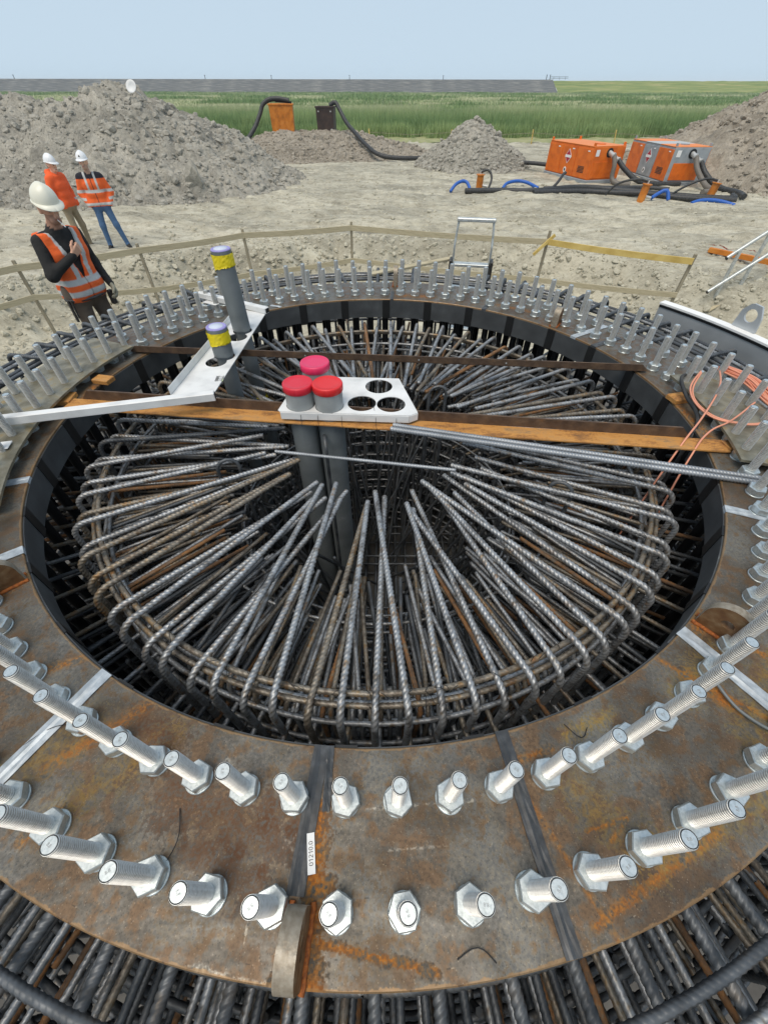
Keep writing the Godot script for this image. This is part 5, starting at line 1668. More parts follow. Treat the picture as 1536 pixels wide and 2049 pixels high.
func build_generator(at: Vector3, turn: float, L: float, W: float, H: float, body: Material, doors: Array, endm: Material, roofs: Array, label: String, label_w: String):
	var o := thing("pump_unit", label, "pump unit", at, deg_to_rad(turn), "boxed pump units by the far heaps")
	var b := MB.new()
	b.box(Vector3(0, 0.07, 0), Vector3(W + 0.06, 0.14, L + 0.06), 0.02)
	part("skid", b.mesh(), M.grey_paint, o)
	b = MB.new()
	b.box(Vector3(0, 0.14 + (H - 0.14) / 2, 0), Vector3(W, H - 0.14, L), 0.02)
	part("housing", b.mesh(), body, o)
	for k in roofs.size():
		b = MB.new()
		b.box(Vector3(0, H + 0.012, -L / 2 + L * (k + 0.5) / roofs.size()), Vector3(W + 0.02, 0.022, L / roofs.size() - 0.02), 0.006)
		part("roof_panel", b.mesh(), roofs[k], o)
	# three side doors on both long sides
	for s in [-1.0, 1.0]:
		for k in 3:
			var dl := L / 3.0
			b = MB.new()
			b.box(Vector3(s * (W / 2 + 0.008), 0.16 + (H - 0.22) / 2, -L / 2 + dl * (k + 0.5)), Vector3(0.02, H - 0.24, dl - 0.05), 0.006)
			var dr := part("door", b.mesh(), doors[k], o)
			b = MB.new()
			b.box(Vector3(s * (W / 2 + 0.022), H * 0.88, -L / 2 + dl * (k + 0.75)), Vector3(0.012, 0.035, 0.14), 0.003)
			part("handle", b.mesh(), M.white, dr)
		if s < 0:
			var side := Basis(Vector3(0, 0, 1), Vector3(-1, 0, 0), Vector3(0, -1, 0))
			logo(o, Transform3D(side, Vector3(-W / 2 - 0.02, H * 0.66, 0.0)), 0.20)
			b = MB.new()
			b.cyl(Vector3(-W / 2 - 0.018, H * 0.28, -0.05), Vector3(-W / 2 - 0.026, H * 0.28, -0.05), 0.095, 0.095, 16)
			var wt := part("round_label", b.mesh(), M.white, o)
			b = MB.new()
			b.cyl(Vector3(-W / 2 - 0.026, H * 0.28, -0.05), Vector3(-W / 2 - 0.029, H * 0.28, -0.05), 0.05, 0.05, 12)
			part("label_mark", b.mesh(), M.dark_metal, wt)
			b = MB.new()
			for i in 5:
				b.box(Vector3(-W / 2 - 0.022, H * 0.30 + i * 0.045, L * 0.33), Vector3(0.02, 0.018, L * 0.13), 0.0, Basis(Vector3(0, 0, 1), 0.4))
			part("louvre", b.mesh(), M.brown_paint, o)
	# near end: lower panel, plate, hose port
	b = MB.new()
	b.box(Vector3(-0.02, 0.16 + H * 0.25, L / 2 + 0.008), Vector3(W * 0.78, H * 0.44, 0.02), 0.006)
	part("end_panel", b.mesh(), endm, o)
	b = MB.new()
	b.box(Vector3(-W * 0.36, H * 0.84, L / 2 + 0.006), Vector3(0.16, 0.2, 0.012), 0.0)
	part("data_plate", b.mesh(), M.white, o)
	b = MB.new()
	b.cyl(Vector3(W * 0.02, H * 0.84, L / 2 - 0.01), Vector3(W * 0.02, H * 0.84, L / 2 + 0.012), 0.15, 0.15, 18)
	part("port", b.mesh(), M.skirt_dark, o)
	for x in [[W * 0.02, 0.84, 0.30], [W * 0.2, 0.72, 0.32]]:
		b = MB.new()
		b.cyl(Vector3(x[0], H * x[1], L / 2), Vector3(x[0] + 0.02, H * x[1] - 0.08, L / 2 + x[2]), 0.085, 0.075, 14)
		b.cyl(Vector3(x[0] + 0.016, H * x[1] - 0.06, L / 2 + x[2] - 0.06), Vector3(x[0] + 0.02, H * x[1] - 0.075, L / 2 + x[2] - 0.02), 0.1, 0.1, 14)
		part("hose_coupling", b.mesh(), M.zinc, o)
	for c in [[-1, -1], [-1, 1], [1, 1], [1, -1]]:
		b = MB.new()
		b.box(Vector3(c[0] * (W / 2 - 0.05), H + 0.07, c[1] * (L / 2 - 0.08)), Vector3(0.05, 0.11, 0.12), 0.01)
		part("corner_lug", b.mesh(), body, o)
	b = MB.new()
	b.cyl(Vector3(0.05, H + 0.02, L * 0.28), Vector3(0.05, H + 0.05, L * 0.28), 0.17, 0.17, 18)
	part("filler_cap", b.mesh(), body, o)
	return o

func hose(pts: Array, r: float, m: Material, label: String, group := "hoses on the mud"):
	var b := MB.new()
	b.tube(curve_pts(pts, 0.12), r, 10)
	solo("hose", b.mesh(), m, label, "hose", group)

func sump(at: Vector3, tilt: float, label: String):
	var o := thing("well_head", label, "well head", at, 0.0, "orange well heads joined by hoses")
	o.rotation.z = tilt
	var b := MB.new()
	b.lathe(Vector3.ZERO, [Vector2(0.125, -0.1), Vector2(0.125, 0.47)], 18)
	part("drum", b.mesh(), M.orange_old, o)
	b = MB.new()
	b.lathe(Vector3.ZERO, [Vector2(0.165, 0.47), Vector2(0.165, 0.495), Vector2(0.0, 0.50)], 18, false)
	part("flange", b.mesh(), M.orange_old, o)
	b = MB.new()
	b.cyl(Vector3(0.0, 0.49, 0), Vector3(0, 0.58, 0), 0.035, 0.035, 10)
	b.cyl(Vector3(0.1, 0.15, 0.02), Vector3(0.30, 0.13, 0.04), 0.045, 0.045, 10)
	part("stub", b.mesh(), M.zinc, o)

func build_yard():
	var g := GY
	build_generator(Vector3(8.66, g, -21.1), 17.0, 3.1, 1.5, 1.17, M.orange_paint, [M.orange_paint, M.orange_paint, M.orange_paint], M.orange_paint, [M.orange_roof, M.orange_roof], "all-orange boxed pump unit with a red diamond emblem", "")
	build_generator(Vector3(12.02, g, -20.75), 3.0, 3.5, 1.45, 1.2, M.grey_paint, [M.orange_paint, M.grey_paint, M.orange_paint], M.orange_paint, [M.orange_roof, M.pale_roof, M.orange_roof], "grey and orange boxed pump unit with a red diamond emblem", "")
	sump(Vector3(3.75, g, -18.0), 0.0, "orange well head standing left, by the pointed clay heap")
	sump(Vector3(9.17, g, -15.85), -0.08, "orange well head standing between the two pump units")
	sump(Vector3(11.75, g, -16.15), -0.12, "orange well head standing rightmost, under the grey unit")
	var y := g + 0.09
	hose([Vector3(3.1, y, -17.2), Vector3(4.5, y, -17.3), Vector3(5.7, y + 0.02, -17.1), Vector3(7.6, y + 0.04, -17.75), Vector3(9.2, y, -17.3), Vector3(10.4, y, -16.5), Vector3(12.2, y, -15.8), Vector3(12.6, y + 0.02, -16.2)], 0.095, M.rubber, "long black hose nearest the camera along the row of well heads")
	hose([Vector3(5.6, y, -16.9), Vector3(7.4, y, -17.2), Vector3(8.6, y, -16.9), Vector3(9.6, y + 0.02, -16.6), Vector3(10.7, y, -15.9), Vector3(12.3, y, -15.45)], 0.085, M.rubber, "second black hose lying in front of the orange unit")
	hose([Vector3(6.2, y, -17.7), Vector3(7.6, y, -18.0), Vector3(9.0, y, -17.9), Vector3(10.2, y, -18.0), Vector3(11.0, y, -17.6)], 0.08, M.rubber, "third black hose lying right under the orange unit")
	var ga := Vector3(8.66, g, -21.1); var ba := Basis(Vector3.UP, deg_to_rad(17.0))
	hose([ga + ba * Vector3(0.05, 0.90, 1.85), ga + ba * Vector3(0.06, 0.62, 2.0), ga + ba * Vector3(0.08, 0.25, 2.05), ga + ba * Vector3(0.2, 0.1, 2.3), ga + ba * Vector3(0.6, 0.09, 2.6)], 0.085, M.hose_grey, "grey hose dropping straight from the orange unit's port")
	hose([ga + ba * Vector3(0.32, 0.76, 1.87), ga + ba * Vector3(0.5, 0.5, 2.2), ga + ba * Vector3(0.95, 0.18, 2.7), ga + ba * Vector3(1.9, 0.1, 3.0), ga + ba * Vector3(2.6, 0.09, 3.1)], 0.085, M.rubber, "black hose sweeping right from the orange unit's port")
	var gb := Vector3(12.02, g, -20.75); var bb := Basis(Vector3.UP, deg_to_rad(3.0))
	hose([gb + bb * Vector3(0.05, 0.93, 2.05), gb + bb * Vector3(0.12, 0.6, 2.3), gb + bb * Vector3(0.35, 0.2, 2.8), gb + bb * Vector3(0.3, 0.1, 3.4), gb + bb * Vector3(-0.3, 0.1, 3.8)], 0.09, M.hose_grey, "grey hose dropping from the grey unit's port")
	hose([gb + bb * Vector3(0.32, 0.78, 2.07), gb + bb * Vector3(0.5, 0.45, 2.4), gb + bb * Vector3(0.8, 0.15, 3.0), gb + bb * Vector3(1.0, 0.1, 3.9), gb + bb * Vector3(0.7, 0.1, 4.7)], 0.09, M.rubber, "black hose sweeping right from the grey unit's port")
	hose([Vector3(9.2, g + 0.55, -15.85), Vector3(8.85, g + 0.60, -15.95), Vector3(8.35, g + 0.45, -16.2), Vector3(8.1, g + 0.1, -16.4)], 0.035, M.rubber, "thin black hose arching from the middle well head")
	hose([Vector3(11.78, g + 0.55, -16.15), Vector3(11.35, g + 0.58, -16.2), Vector3(10.8, g + 0.35, -16.3), Vector3(10.45, g + 0.08, -16.4)], 0.035, M.rubber, "thin black hose arching from the right well head")
	hose([Vector3(3.75, g + 0.55, -18.0), Vector3(4.0, g + 0.62, -17.95), Vector3(4.15, g + 0.4, -17.8), Vector3(4.0, g + 0.08, -17.5)], 0.04, M.rubber, "thin black hose arching from the left well head")
	hose([Vector3(6.3, g + 0.1, -17.3), Vector3(6.6, g + 0.3, -17.5), Vector3(6.9, g + 0.52, -17.9), Vector3(7.1, g + 0.5, -18.3)], 0.05, M.rubber, "short black hose rising beside the orange unit")
	hose([Vector3(5.0, g + 0.1, -24.6), Vector3(6.4, g + 0.25, -23.9), Vector3(7.2, g + 0.28, -23.4), Vector3(7.9, g + 0.25, -23.0)], 0.08, M.rubber, "black hose running behind the pointed heap to the orange unit")
	# blue lengths
	hose([Vector3(2.55, g + 0.06, -17.3), Vector3(2.8, g + 0.28, -17.5), Vector3(3.15, g + 0.32, -17.6), Vector3(3.3, g + 0.1, -17.3)], 0.055, M.blue_hose, "blue hose length arching at the left end of the hoses", "blue hose lengths")
	hose([Vector3(4.7, g + 0.05, -18.1), Vector3(5.0, g + 0.18, -18.5), Vector3(5.6, g + 0.2, -18.6), Vector3(6.1, g + 0.06, -18.1)], 0.055, M.blue_hose, "blue hose length on the mud left of the orange unit", "blue hose lengths")
	hose([Vector3(9.5, g + 0.1, -15.8), Vector3(9.75, g + 0.22, -15.9), Vector3(10.0, g + 0.3, -15.9), Vector3(10.1, g + 0.05, -15.75)], 0.06, M.blue_hose, "short blue hose bend beside the middle well head", "blue hose lengths")
	hose([Vector3(10.6, g + 0.05, -15.15), Vector3(11.0, g + 0.12, -15.25), Vector3(11.5, g + 0.12, -15.15), Vector3(11.95, g + 0.04, -14.9)], 0.06, M.blue_hose, "blue hose length on the mud before the right well head", "blue hose lengths")
	# settling tanks on the bank
	for t in [[Vector3(-5.80, -0.50, -30.2), 6.0, 1.30, 1.18, 1.0, "orange_old", "tall orange settling tank on the bank with a hose over its rim"], [Vector3(-3.33, -0.53, -30.6), -5.0, 1.0, 1.10, 0.9, "brown_paint", "dark brown settling tank on the bank with a hose over its rim"]]:
		var o := thing("settling_tank", t[6], "tank", t[0], deg_to_rad(t[1]), "settling tanks on the bank")
		var w: float = t[2]; var h: float = t[3]; var d: float = t[4]
		var b := MB.new()
		# walls flare slightly to the top
		for s in 4:
			var A: Vector2 = [Vector2(-1, 1), Vector2(1, 1), Vector2(1, -1), Vector2(-1, -1)][s]
			var B: Vector2 = [Vector2(1, 1), Vector2(1, -1), Vector2(-1, -1), Vector2(-1, 1)][s]
			var k := 0.94
			b.quad(Vector3(A.x * w / 2 * k, 0, A.y * d / 2 * k), Vector3(B.x * w / 2 * k, 0, B.y * d / 2 * k), Vector3(B.x * w / 2, h, B.y * d / 2), Vector3(A.x * w / 2, h, A.y * d / 2))
		b.box(Vector3(0, 0.03, 0), Vector3(w * 0.9, 0.05, d * 0.9), 0.0)
		part("shell", b.mesh(), M[t[5]], o)
		b = MB.new()
		for s in [-1.0, 1.0]:
			b.box(Vector3(0, h, s * d / 2), Vector3(w + 0.08, 0.07, 0.06), 0.01)
			b.box(Vector3(s * w / 2, h, 0), Vector3(0.06, 0.068, d - 0.07), 0.01)
		part("rim", b.mesh(), M[t[5]], o)
		b = MB.new()
		b.box(Vector3(0, h - 0.12, 0), Vector3(w * 0.96, 0.02, d * 0.96), 0.0)
		part("water", b.mesh(), M.brown_paint, o)
		b = MB.new()
		if t[5] == "orange_old":
			b.box(Vector3(w * 0.12, h + 0.10, 0), Vector3(w * 0.7, 0.10, 0.10), 0.01, Basis(Vector3(0, 0, 1), -0.06))
			b.cyl(Vector3(w * 0.28, 0.1, d / 2 * 0.95), Vector3(w * 0.28, 0.1, d / 2 + 0.14), 0.04, 0.04, 10)
			part("top_beam", b.mesh(), M.dark_metal, o)
		else:
			for x in [-0.35, 0.35]:
				b.cyl(Vector3(x * w, h * 0.84, d / 2 * 0.97), Vector3(x * w, h * 0.84, d / 2 + 0.05), 0.035, 0.035, 10)
			b.cyl(Vector3(0.36 * w, 0.14, d / 2 * 0.93), Vector3(0.36 * w, 0.14, d / 2 + 0.05), 0.07, 0.07, 12)
			part("drain_boss", b.mesh(), M.zinc, o)
	hose([Vector3(-5.3, 0.82, -30.1), Vector3(-6.1, 0.90, -30.1), Vector3(-6.7, 0.72, -30.0), Vector3(-7.0, 0.25, -29.8), Vector3(-7.4, -0.35, -29.4), Vector3(-8.0, -0.82, -28.9), Vector3(-9.2, -1.05, -28.3)], 0.11, M.rubber, "thick black hose curving down left from the orange tank")
	hose([Vector3(-3.1, 0.62, -30.5), Vector3(-2.75, 0.74, -30.45), Vector3(-2.5, 0.45, -30.2), Vector3(-2.1, -0.05, -29.6), Vector3(-1.6, -0.42, -28.8), Vector3(-1.0, -0.80, -27.6), Vector3(-0.3, -1.12, -26.6), Vector3(0.6, -1.25, -26.4), Vector3(2.0, -1.28, -26.6), Vector3(3.4, -1.25, -26.9)], 0.10, M.rubber, "black hose running down the bank from the brown tank")
	# pale round dish on the left heap
	var ds := MB.new()
	ds.lathe(Vector3.ZERO, [Vector2(0.0, -0.02), Vector2(0.12, 0.0), Vector2(0.19, 0.05), Vector2(0.185, 0.06), Vector2(0.11, 0.012), Vector2(0.0, -0.005)], 20)
	ds.cyl(Vector3(0, -0.5, 0), Vector3(0, -0.01, 0), 0.012, 0.012, 6)
	solo("white_dish", ds.mesh(), M.dish, "small pale round dish standing on top of the left heap", "dish", "", "", Transform3D(Basis.from_euler(Vector3(1.1, 0.3, 0.35)), Vector3(-8.9, 1.36, -18.6)))
	# low rope fence before the reeds
	var fo := thing("rope_fence", "thin rope fence on stakes in front of the reeds", "fence")
	var prev := Vector3.ZERO
	for k in 5:
		var p := Vector3(-1.0 + k * 5.6, GY, -36.3 + 0.25 * k)
		var b := MB.new()
		b.box(p + Vector3(0, 0.35, 0), Vector3(0.07, 0.9, 0.05), 0.006, Basis(Vector3(0, 0, 1), rng.randf_range(-0.15, 0.15)))
		part("stake", b.mesh(), M.yellow_board, fo)
		if k > 0:
			b = MB.new()
			b.tube([prev + Vector3(0, 0.62, 0), (prev + p) * 0.5 + Vector3(0, 0.5, 0), p + Vector3(0, 0.62, 0)], 0.010, 5)
			part("rope", b.mesh(), M.wood_grey, fo)
		prev = p

# ------------------------------------------------------------------ people: smooth bodies meshed from bones
# bone: [a, b, radius a, radius b, colour id, squash z]
func surface_net(bones: Array, cell: float, blend: float, inflate: float, color_of: Callable, keep = null) -> ArrayMesh:
	var lo := Vector3(1e9, 1e9, 1e9); var hi := -lo
	for b in bones:
		var r: float = maxf(b[2], b[3]) + inflate + cell * 3
		for k in 2:
			lo = lo.min(b[k] - Vector3.ONE * r); hi = hi.max(b[k] + Vector3.ONE * r)
	var nx := int((hi.x - lo.x) / cell) + 2; var ny := int((hi.y - lo.y) / cell) + 2; var nzc := int((hi.z - lo.z) / cell) + 2
	var F := PackedFloat32Array(); F.resize(nx * ny * nzc); F.fill(1.0)
	var near := PackedFloat32Array(); near.resize(nx * ny * nzc); near.fill(9.0)
	var id := PackedByteArray(); id.resize(nx * ny * nzc)
	for b in bones:
		var a: Vector3 = b[0]; var e: Vector3 = b[1]
		var ra: float = b[2]; var rb: float = b[3]; var sq: float = b[5] if b.size() > 5 else 1.0
		var R := maxf(ra, rb) + inflate + blend + cell * 2.5
		var bl := ((a.min(e) - Vector3.ONE * R - lo) / cell); var bh := ((a.max(e) + Vector3.ONE * R - lo) / cell)
		var d := e - a
		var dd := maxf(d.length_squared(), 1e-9)
		for k in range(maxi(0, int(bl.z)), mini(nzc, int(bh.z) + 2)):
			for j in range(maxi(0, int(bl.y)), mini(ny, int(bh.y) + 2)):
				var row := (k * ny + j) * nx
				for i in range(maxi(0, int(bl.x)), mini(nx, int(bh.x) + 2)):
					var p := lo + Vector3(i, j, k) * cell
					var t: float = clampf((p - a).dot(d) / dd, 0.0, 1.0)
					var q := p - a - d * t
					q.z /= sq
					var ds := q.length() - lerpf(ra, rb, t) - inflate
					var o := row + i
					var f := F[o]
					var h: float = maxf(blend - absf(f - ds), 0.0) / blend
					F[o] = minf(f, ds) - h * h * blend * 0.25
					if ds < near[o]:
						near[o] = ds; id[o] = b[4]
	if keep != null:
		for k in nzc:
			for j in ny:
				for i in nx:
					var o := (k * ny + j) * nx + i
					if F[o] < cell * 2.0: F[o] = maxf(F[o], keep.call(lo + Vector3(i, j, k) * cell))
	var vid := {}
	var verts := PackedVector3Array(); var cols := PackedColorArray()
	var sx := 1; var sy := nx; var sz := nx * ny
	var corner := [0, sx, sy, sx + sy, sz, sx + sz, sy + sz, sx + sy + sz]
	var edges := [[0, 1], [2, 3], [4, 5], [6, 7], [0, 2], [1, 3], [4, 6], [5, 7], [0, 4], [1, 5], [2, 6], [3, 7]]
	for k in nzc - 1:
		for j in ny - 1:
			for i in nx - 1:
				var o := k * sz + j * sy + i
				var m := 0
				for c in 8:
					if F[o + corner[c]] < 0.0: m |= 1 << c
				if m == 0 or m == 255: continue
				var s := Vector3.ZERO; var n := 0
				for e in edges:
					var f0 := F[o + corner[e[0]]]; var f1 := F[o + corner[e[1]]]
					if (f0 < 0.0) == (f1 < 0.0): continue
					var t := f0 / (f0 - f1)
					var p0 := Vector3(e[0] & 1, (e[0] >> 1) & 1, e[0] >> 2); var p1 := Vector3(e[1] & 1, (e[1] >> 1) & 1, e[1] >> 2)
					s += p0.lerp(p1, t); n += 1
				var pos := lo + (Vector3(i, j, k) + s / n) * cell
				vid[o] = verts.size()
				verts.append(pos)
				cols.append(color_of.call(pos, id[o]))
	var st := SurfaceTool.new()
	st.begin(Mesh.PRIMITIVE_TRIANGLES)
	for i in verts.size():
		st.set_color(cols[i]); st.add_vertex(verts[i])
	for o in vid:
		for ax in 3:
			var d1: int = [sx, sy, sz][ax]; var d2: int = [sy, sz, sx][ax]; var d3: int = [sz, sx, sy][ax]
			var f0 := F[o]; var f1 := F[o + d1]
			if (f0 < 0.0) == (f1 < 0.0): continue
			if not (vid.has(o - d2) and vid.has(o - d3) and vid.has(o - d2 - d3)): continue
			var a: int = vid[o]; var b: int = vid[o - d2]; var c: int = vid[o - d2 - d3]; var d: int = vid[o - d3]
			# outward normal along +axis when f0 is inside; emitted clockwise
			if f0 < 0.0:
				st.add_index(a); st.add_index(c); st.add_index(b); st.add_index(a); st.add_index(d); st.add_index(c)
			else:
				st.add_index(a); st.add_index(b); st.add_index(c); st.add_index(a); st.add_index(c); st.add_index(d)
	st.generate_normals()
	return st.commit()

func helmet_mesh() -> ArrayMesh:
	# shell with a peak at +z, ridge on top, rim all round
	var b := MB.new()
	b.smooth()
	var n := 32; var m := 9
	var pt := func(i: int, j: int) -> Vector3:
		var a := TAU * i / n
		var t := float(j) / m
		var rx := 0.113 * cos(t * PI / 2 * 0.98); var rz := 0.138 * cos(t * PI / 2 * 0.98)
		var y := 0.135 * sin(t * PI / 2)
		var ridge := 0.010 * exp(-pow(sin(a) * rx / 0.03, 2.0)) * sin(t * PI / 2)
		return Vector3(sin(a) * rx, y + ridge, cos(a) * rz)
	for j in m:
		for i in n:
			if j == m - 1: b.tri(pt.call(i, j), pt.call(i + 1, j), Vector3(0, 0.146, 0))
			else: b.quad(pt.call(i, j), pt.call(i + 1, j), pt.call(i + 1, j + 1), pt.call(i, j + 1))
	# brim
	var br := func(i: int, k: int) -> Vector3:
		var a := TAU * i / n
		var f := maxf(0.0, cos(a))
		var ext := 0.010 + 0.055 * pow(f, 1.6)
		var r := Vector3(sin(a) * 0.113, 0.0, cos(a) * 0.138)
		var out := r.normalized() * ext
		if k == 0: return r
		if k == 1: return r + out + Vector3(0, -0.006 - 0.022 * pow(f, 2.0), 0)
		return r + out * 0.98 + Vector3(0, -0.011 - 0.022 * pow(f, 2.0), 0)
	b.smooth()
	for i in n:
		b.quad(br.call(i, 1), br.call(i + 1, 1), br.call(i + 1, 0), br.call(i, 0))
		b.quad(br.call(i, 2), br.call(i + 1, 2), br.call(i + 1, 1), br.call(i, 1))
		b.quad(br.call(i, 0) * Vector3(0.97, 1, 0.97), br.call(i + 1, 0) * Vector3(0.97, 1, 0.97), br.call(i + 1, 2), br.call(i, 2))
	return b.mesh()

func hand_bones(w: Vector3, fw: Vector3, pn: Vector3, thumb: Vector3, curl: float, c: int) -> Array:
	# wrist, finger direction, palm normal, thumb side, curl of the fingers
	var out := []
	var side := thumb.normalized()
	var f := fw.normalized(); var n := pn.normalized()
	for k in 4:
		out.append([w + side * (0.027 - k * 0.018) * 0.6, w + f * 0.085 + side * (0.030 - k * 0.020), 0.017, 0.0125, c])
		var base := w + f * 0.088 + side * (0.030 - k * 0.020)
		var len: float = [0.072, 0.080, 0.074, 0.058][k]
		var d := f
		var p := base
		for s in 3:
			d = (d * cos(curl) + n * sin(curl)).normalized()
			var nn := (n * cos(curl) - f * sin(curl)).normalized()
			var q: Vector3 = p + d * len * [0.45, 0.32, 0.23][s]
			out.append([p, q, 0.0095 - s * 0.0006, 0.009 - s * 0.0006, c])
			p = q
			f = d
			n = nn
		f = fw.normalized(); n = pn.normalized()
	var t0 := w + f * 0.025 + side * 0.026
	var t1 := t0 + (f * 0.6 + side * 0.7 + n * 0.25).normalized() * 0.045
	var t2 := t1 + (f * 0.8 + side * 0.25 + n * 0.45).normalized() * 0.032
	var t3 := t2 + (f * 0.75 - side * 0.05 + n * 0.6).normalized() * 0.026
	out.append([t0, t1, 0.0145, 0.0115, c]); out.append([t1, t2, 0.0112, 0.0102, c]); out.append([t2, t3, 0.010, 0.0088, c])
	return out

func face_color(pal: Dictionary, hd: Vector3, R: Basis) -> Callable:
	return func(p: Vector3, id: int) -> Color:
		var q := R.inverse() * (p - hd)
		if id == 2: return pal.hair
		if q.z > 0.05:
			if absf(q.y - 0.008) < 0.008 and absf(absf(q.x) - 0.032) < 0.013: return Color(0.02, 0.015, 0.012) if absf(absf(q.x) - 0.032) < 0.006 else Color(0.45, 0.42, 0.40)
			if absf(q.y - 0.030) < 0.006 and absf(absf(q.x) - 0.033) < 0.020: return pal.hair
			if absf(q.y + 0.062) < 0.007 and absf(q.x) < 0.024: return pal.lip
		if pal.has("beard") and q.y < -0.030 and q.z > -0.02 and not (absf(q.x) < 0.016 and q.y > -0.052): return pal.skin.lerp(pal.beard, 0.5)
		return pal.skin

func head_bones(hd: Vector3, R: Basis) -> Array:
	var b := [[hd + R * Vector3(0, 0.035, -0.012), hd + R * Vector3(0, 0.045, 0.018), 0.088, 0.082, 0],
		[hd + R * Vector3(0, -0.02, 0.005), hd + R * Vector3(0, -0.075, 0.042), 0.070, 0.046, 0],
		[hd + R * Vector3(0, 0.012, 0.088), hd + R * Vector3(0, -0.028, 0.108), 0.011, 0.016, 0],
		[hd + R * Vector3(-0.02, -0.085, 0.062), hd + R * Vector3(0.02, -0.085, 0.062), 0.026, 0.026, 0],
		[hd + R * Vector3(0, -0.058, 0.080), hd + R * Vector3(0, -0.066, 0.080), 0.018, 0.018, 0],
		[hd + R * Vector3(-0.030, 0.026, 0.078), hd + R * Vector3(0.030, 0.026, 0.078), 0.015, 0.015, 0],
		[hd + R * Vector3(0, 0.07, -0.035), hd + R * Vector3(0, 0.0, -0.052), 0.080, 0.062, 2]]
	for s in [-1.0, 1.0]:
		b.append([hd + R * Vector3(s * 0.082, 0.016, -0.005), hd + R * Vector3(s * 0.084, -0.026, 0.0), 0.014, 0.010, 0, 1.4])
	return b

func vcol_mat(rough: float) -> StandardMaterial3D:
	var m := mat(Color.WHITE, rough)
	m.vertex_color_use_as_albedo = true
	return m

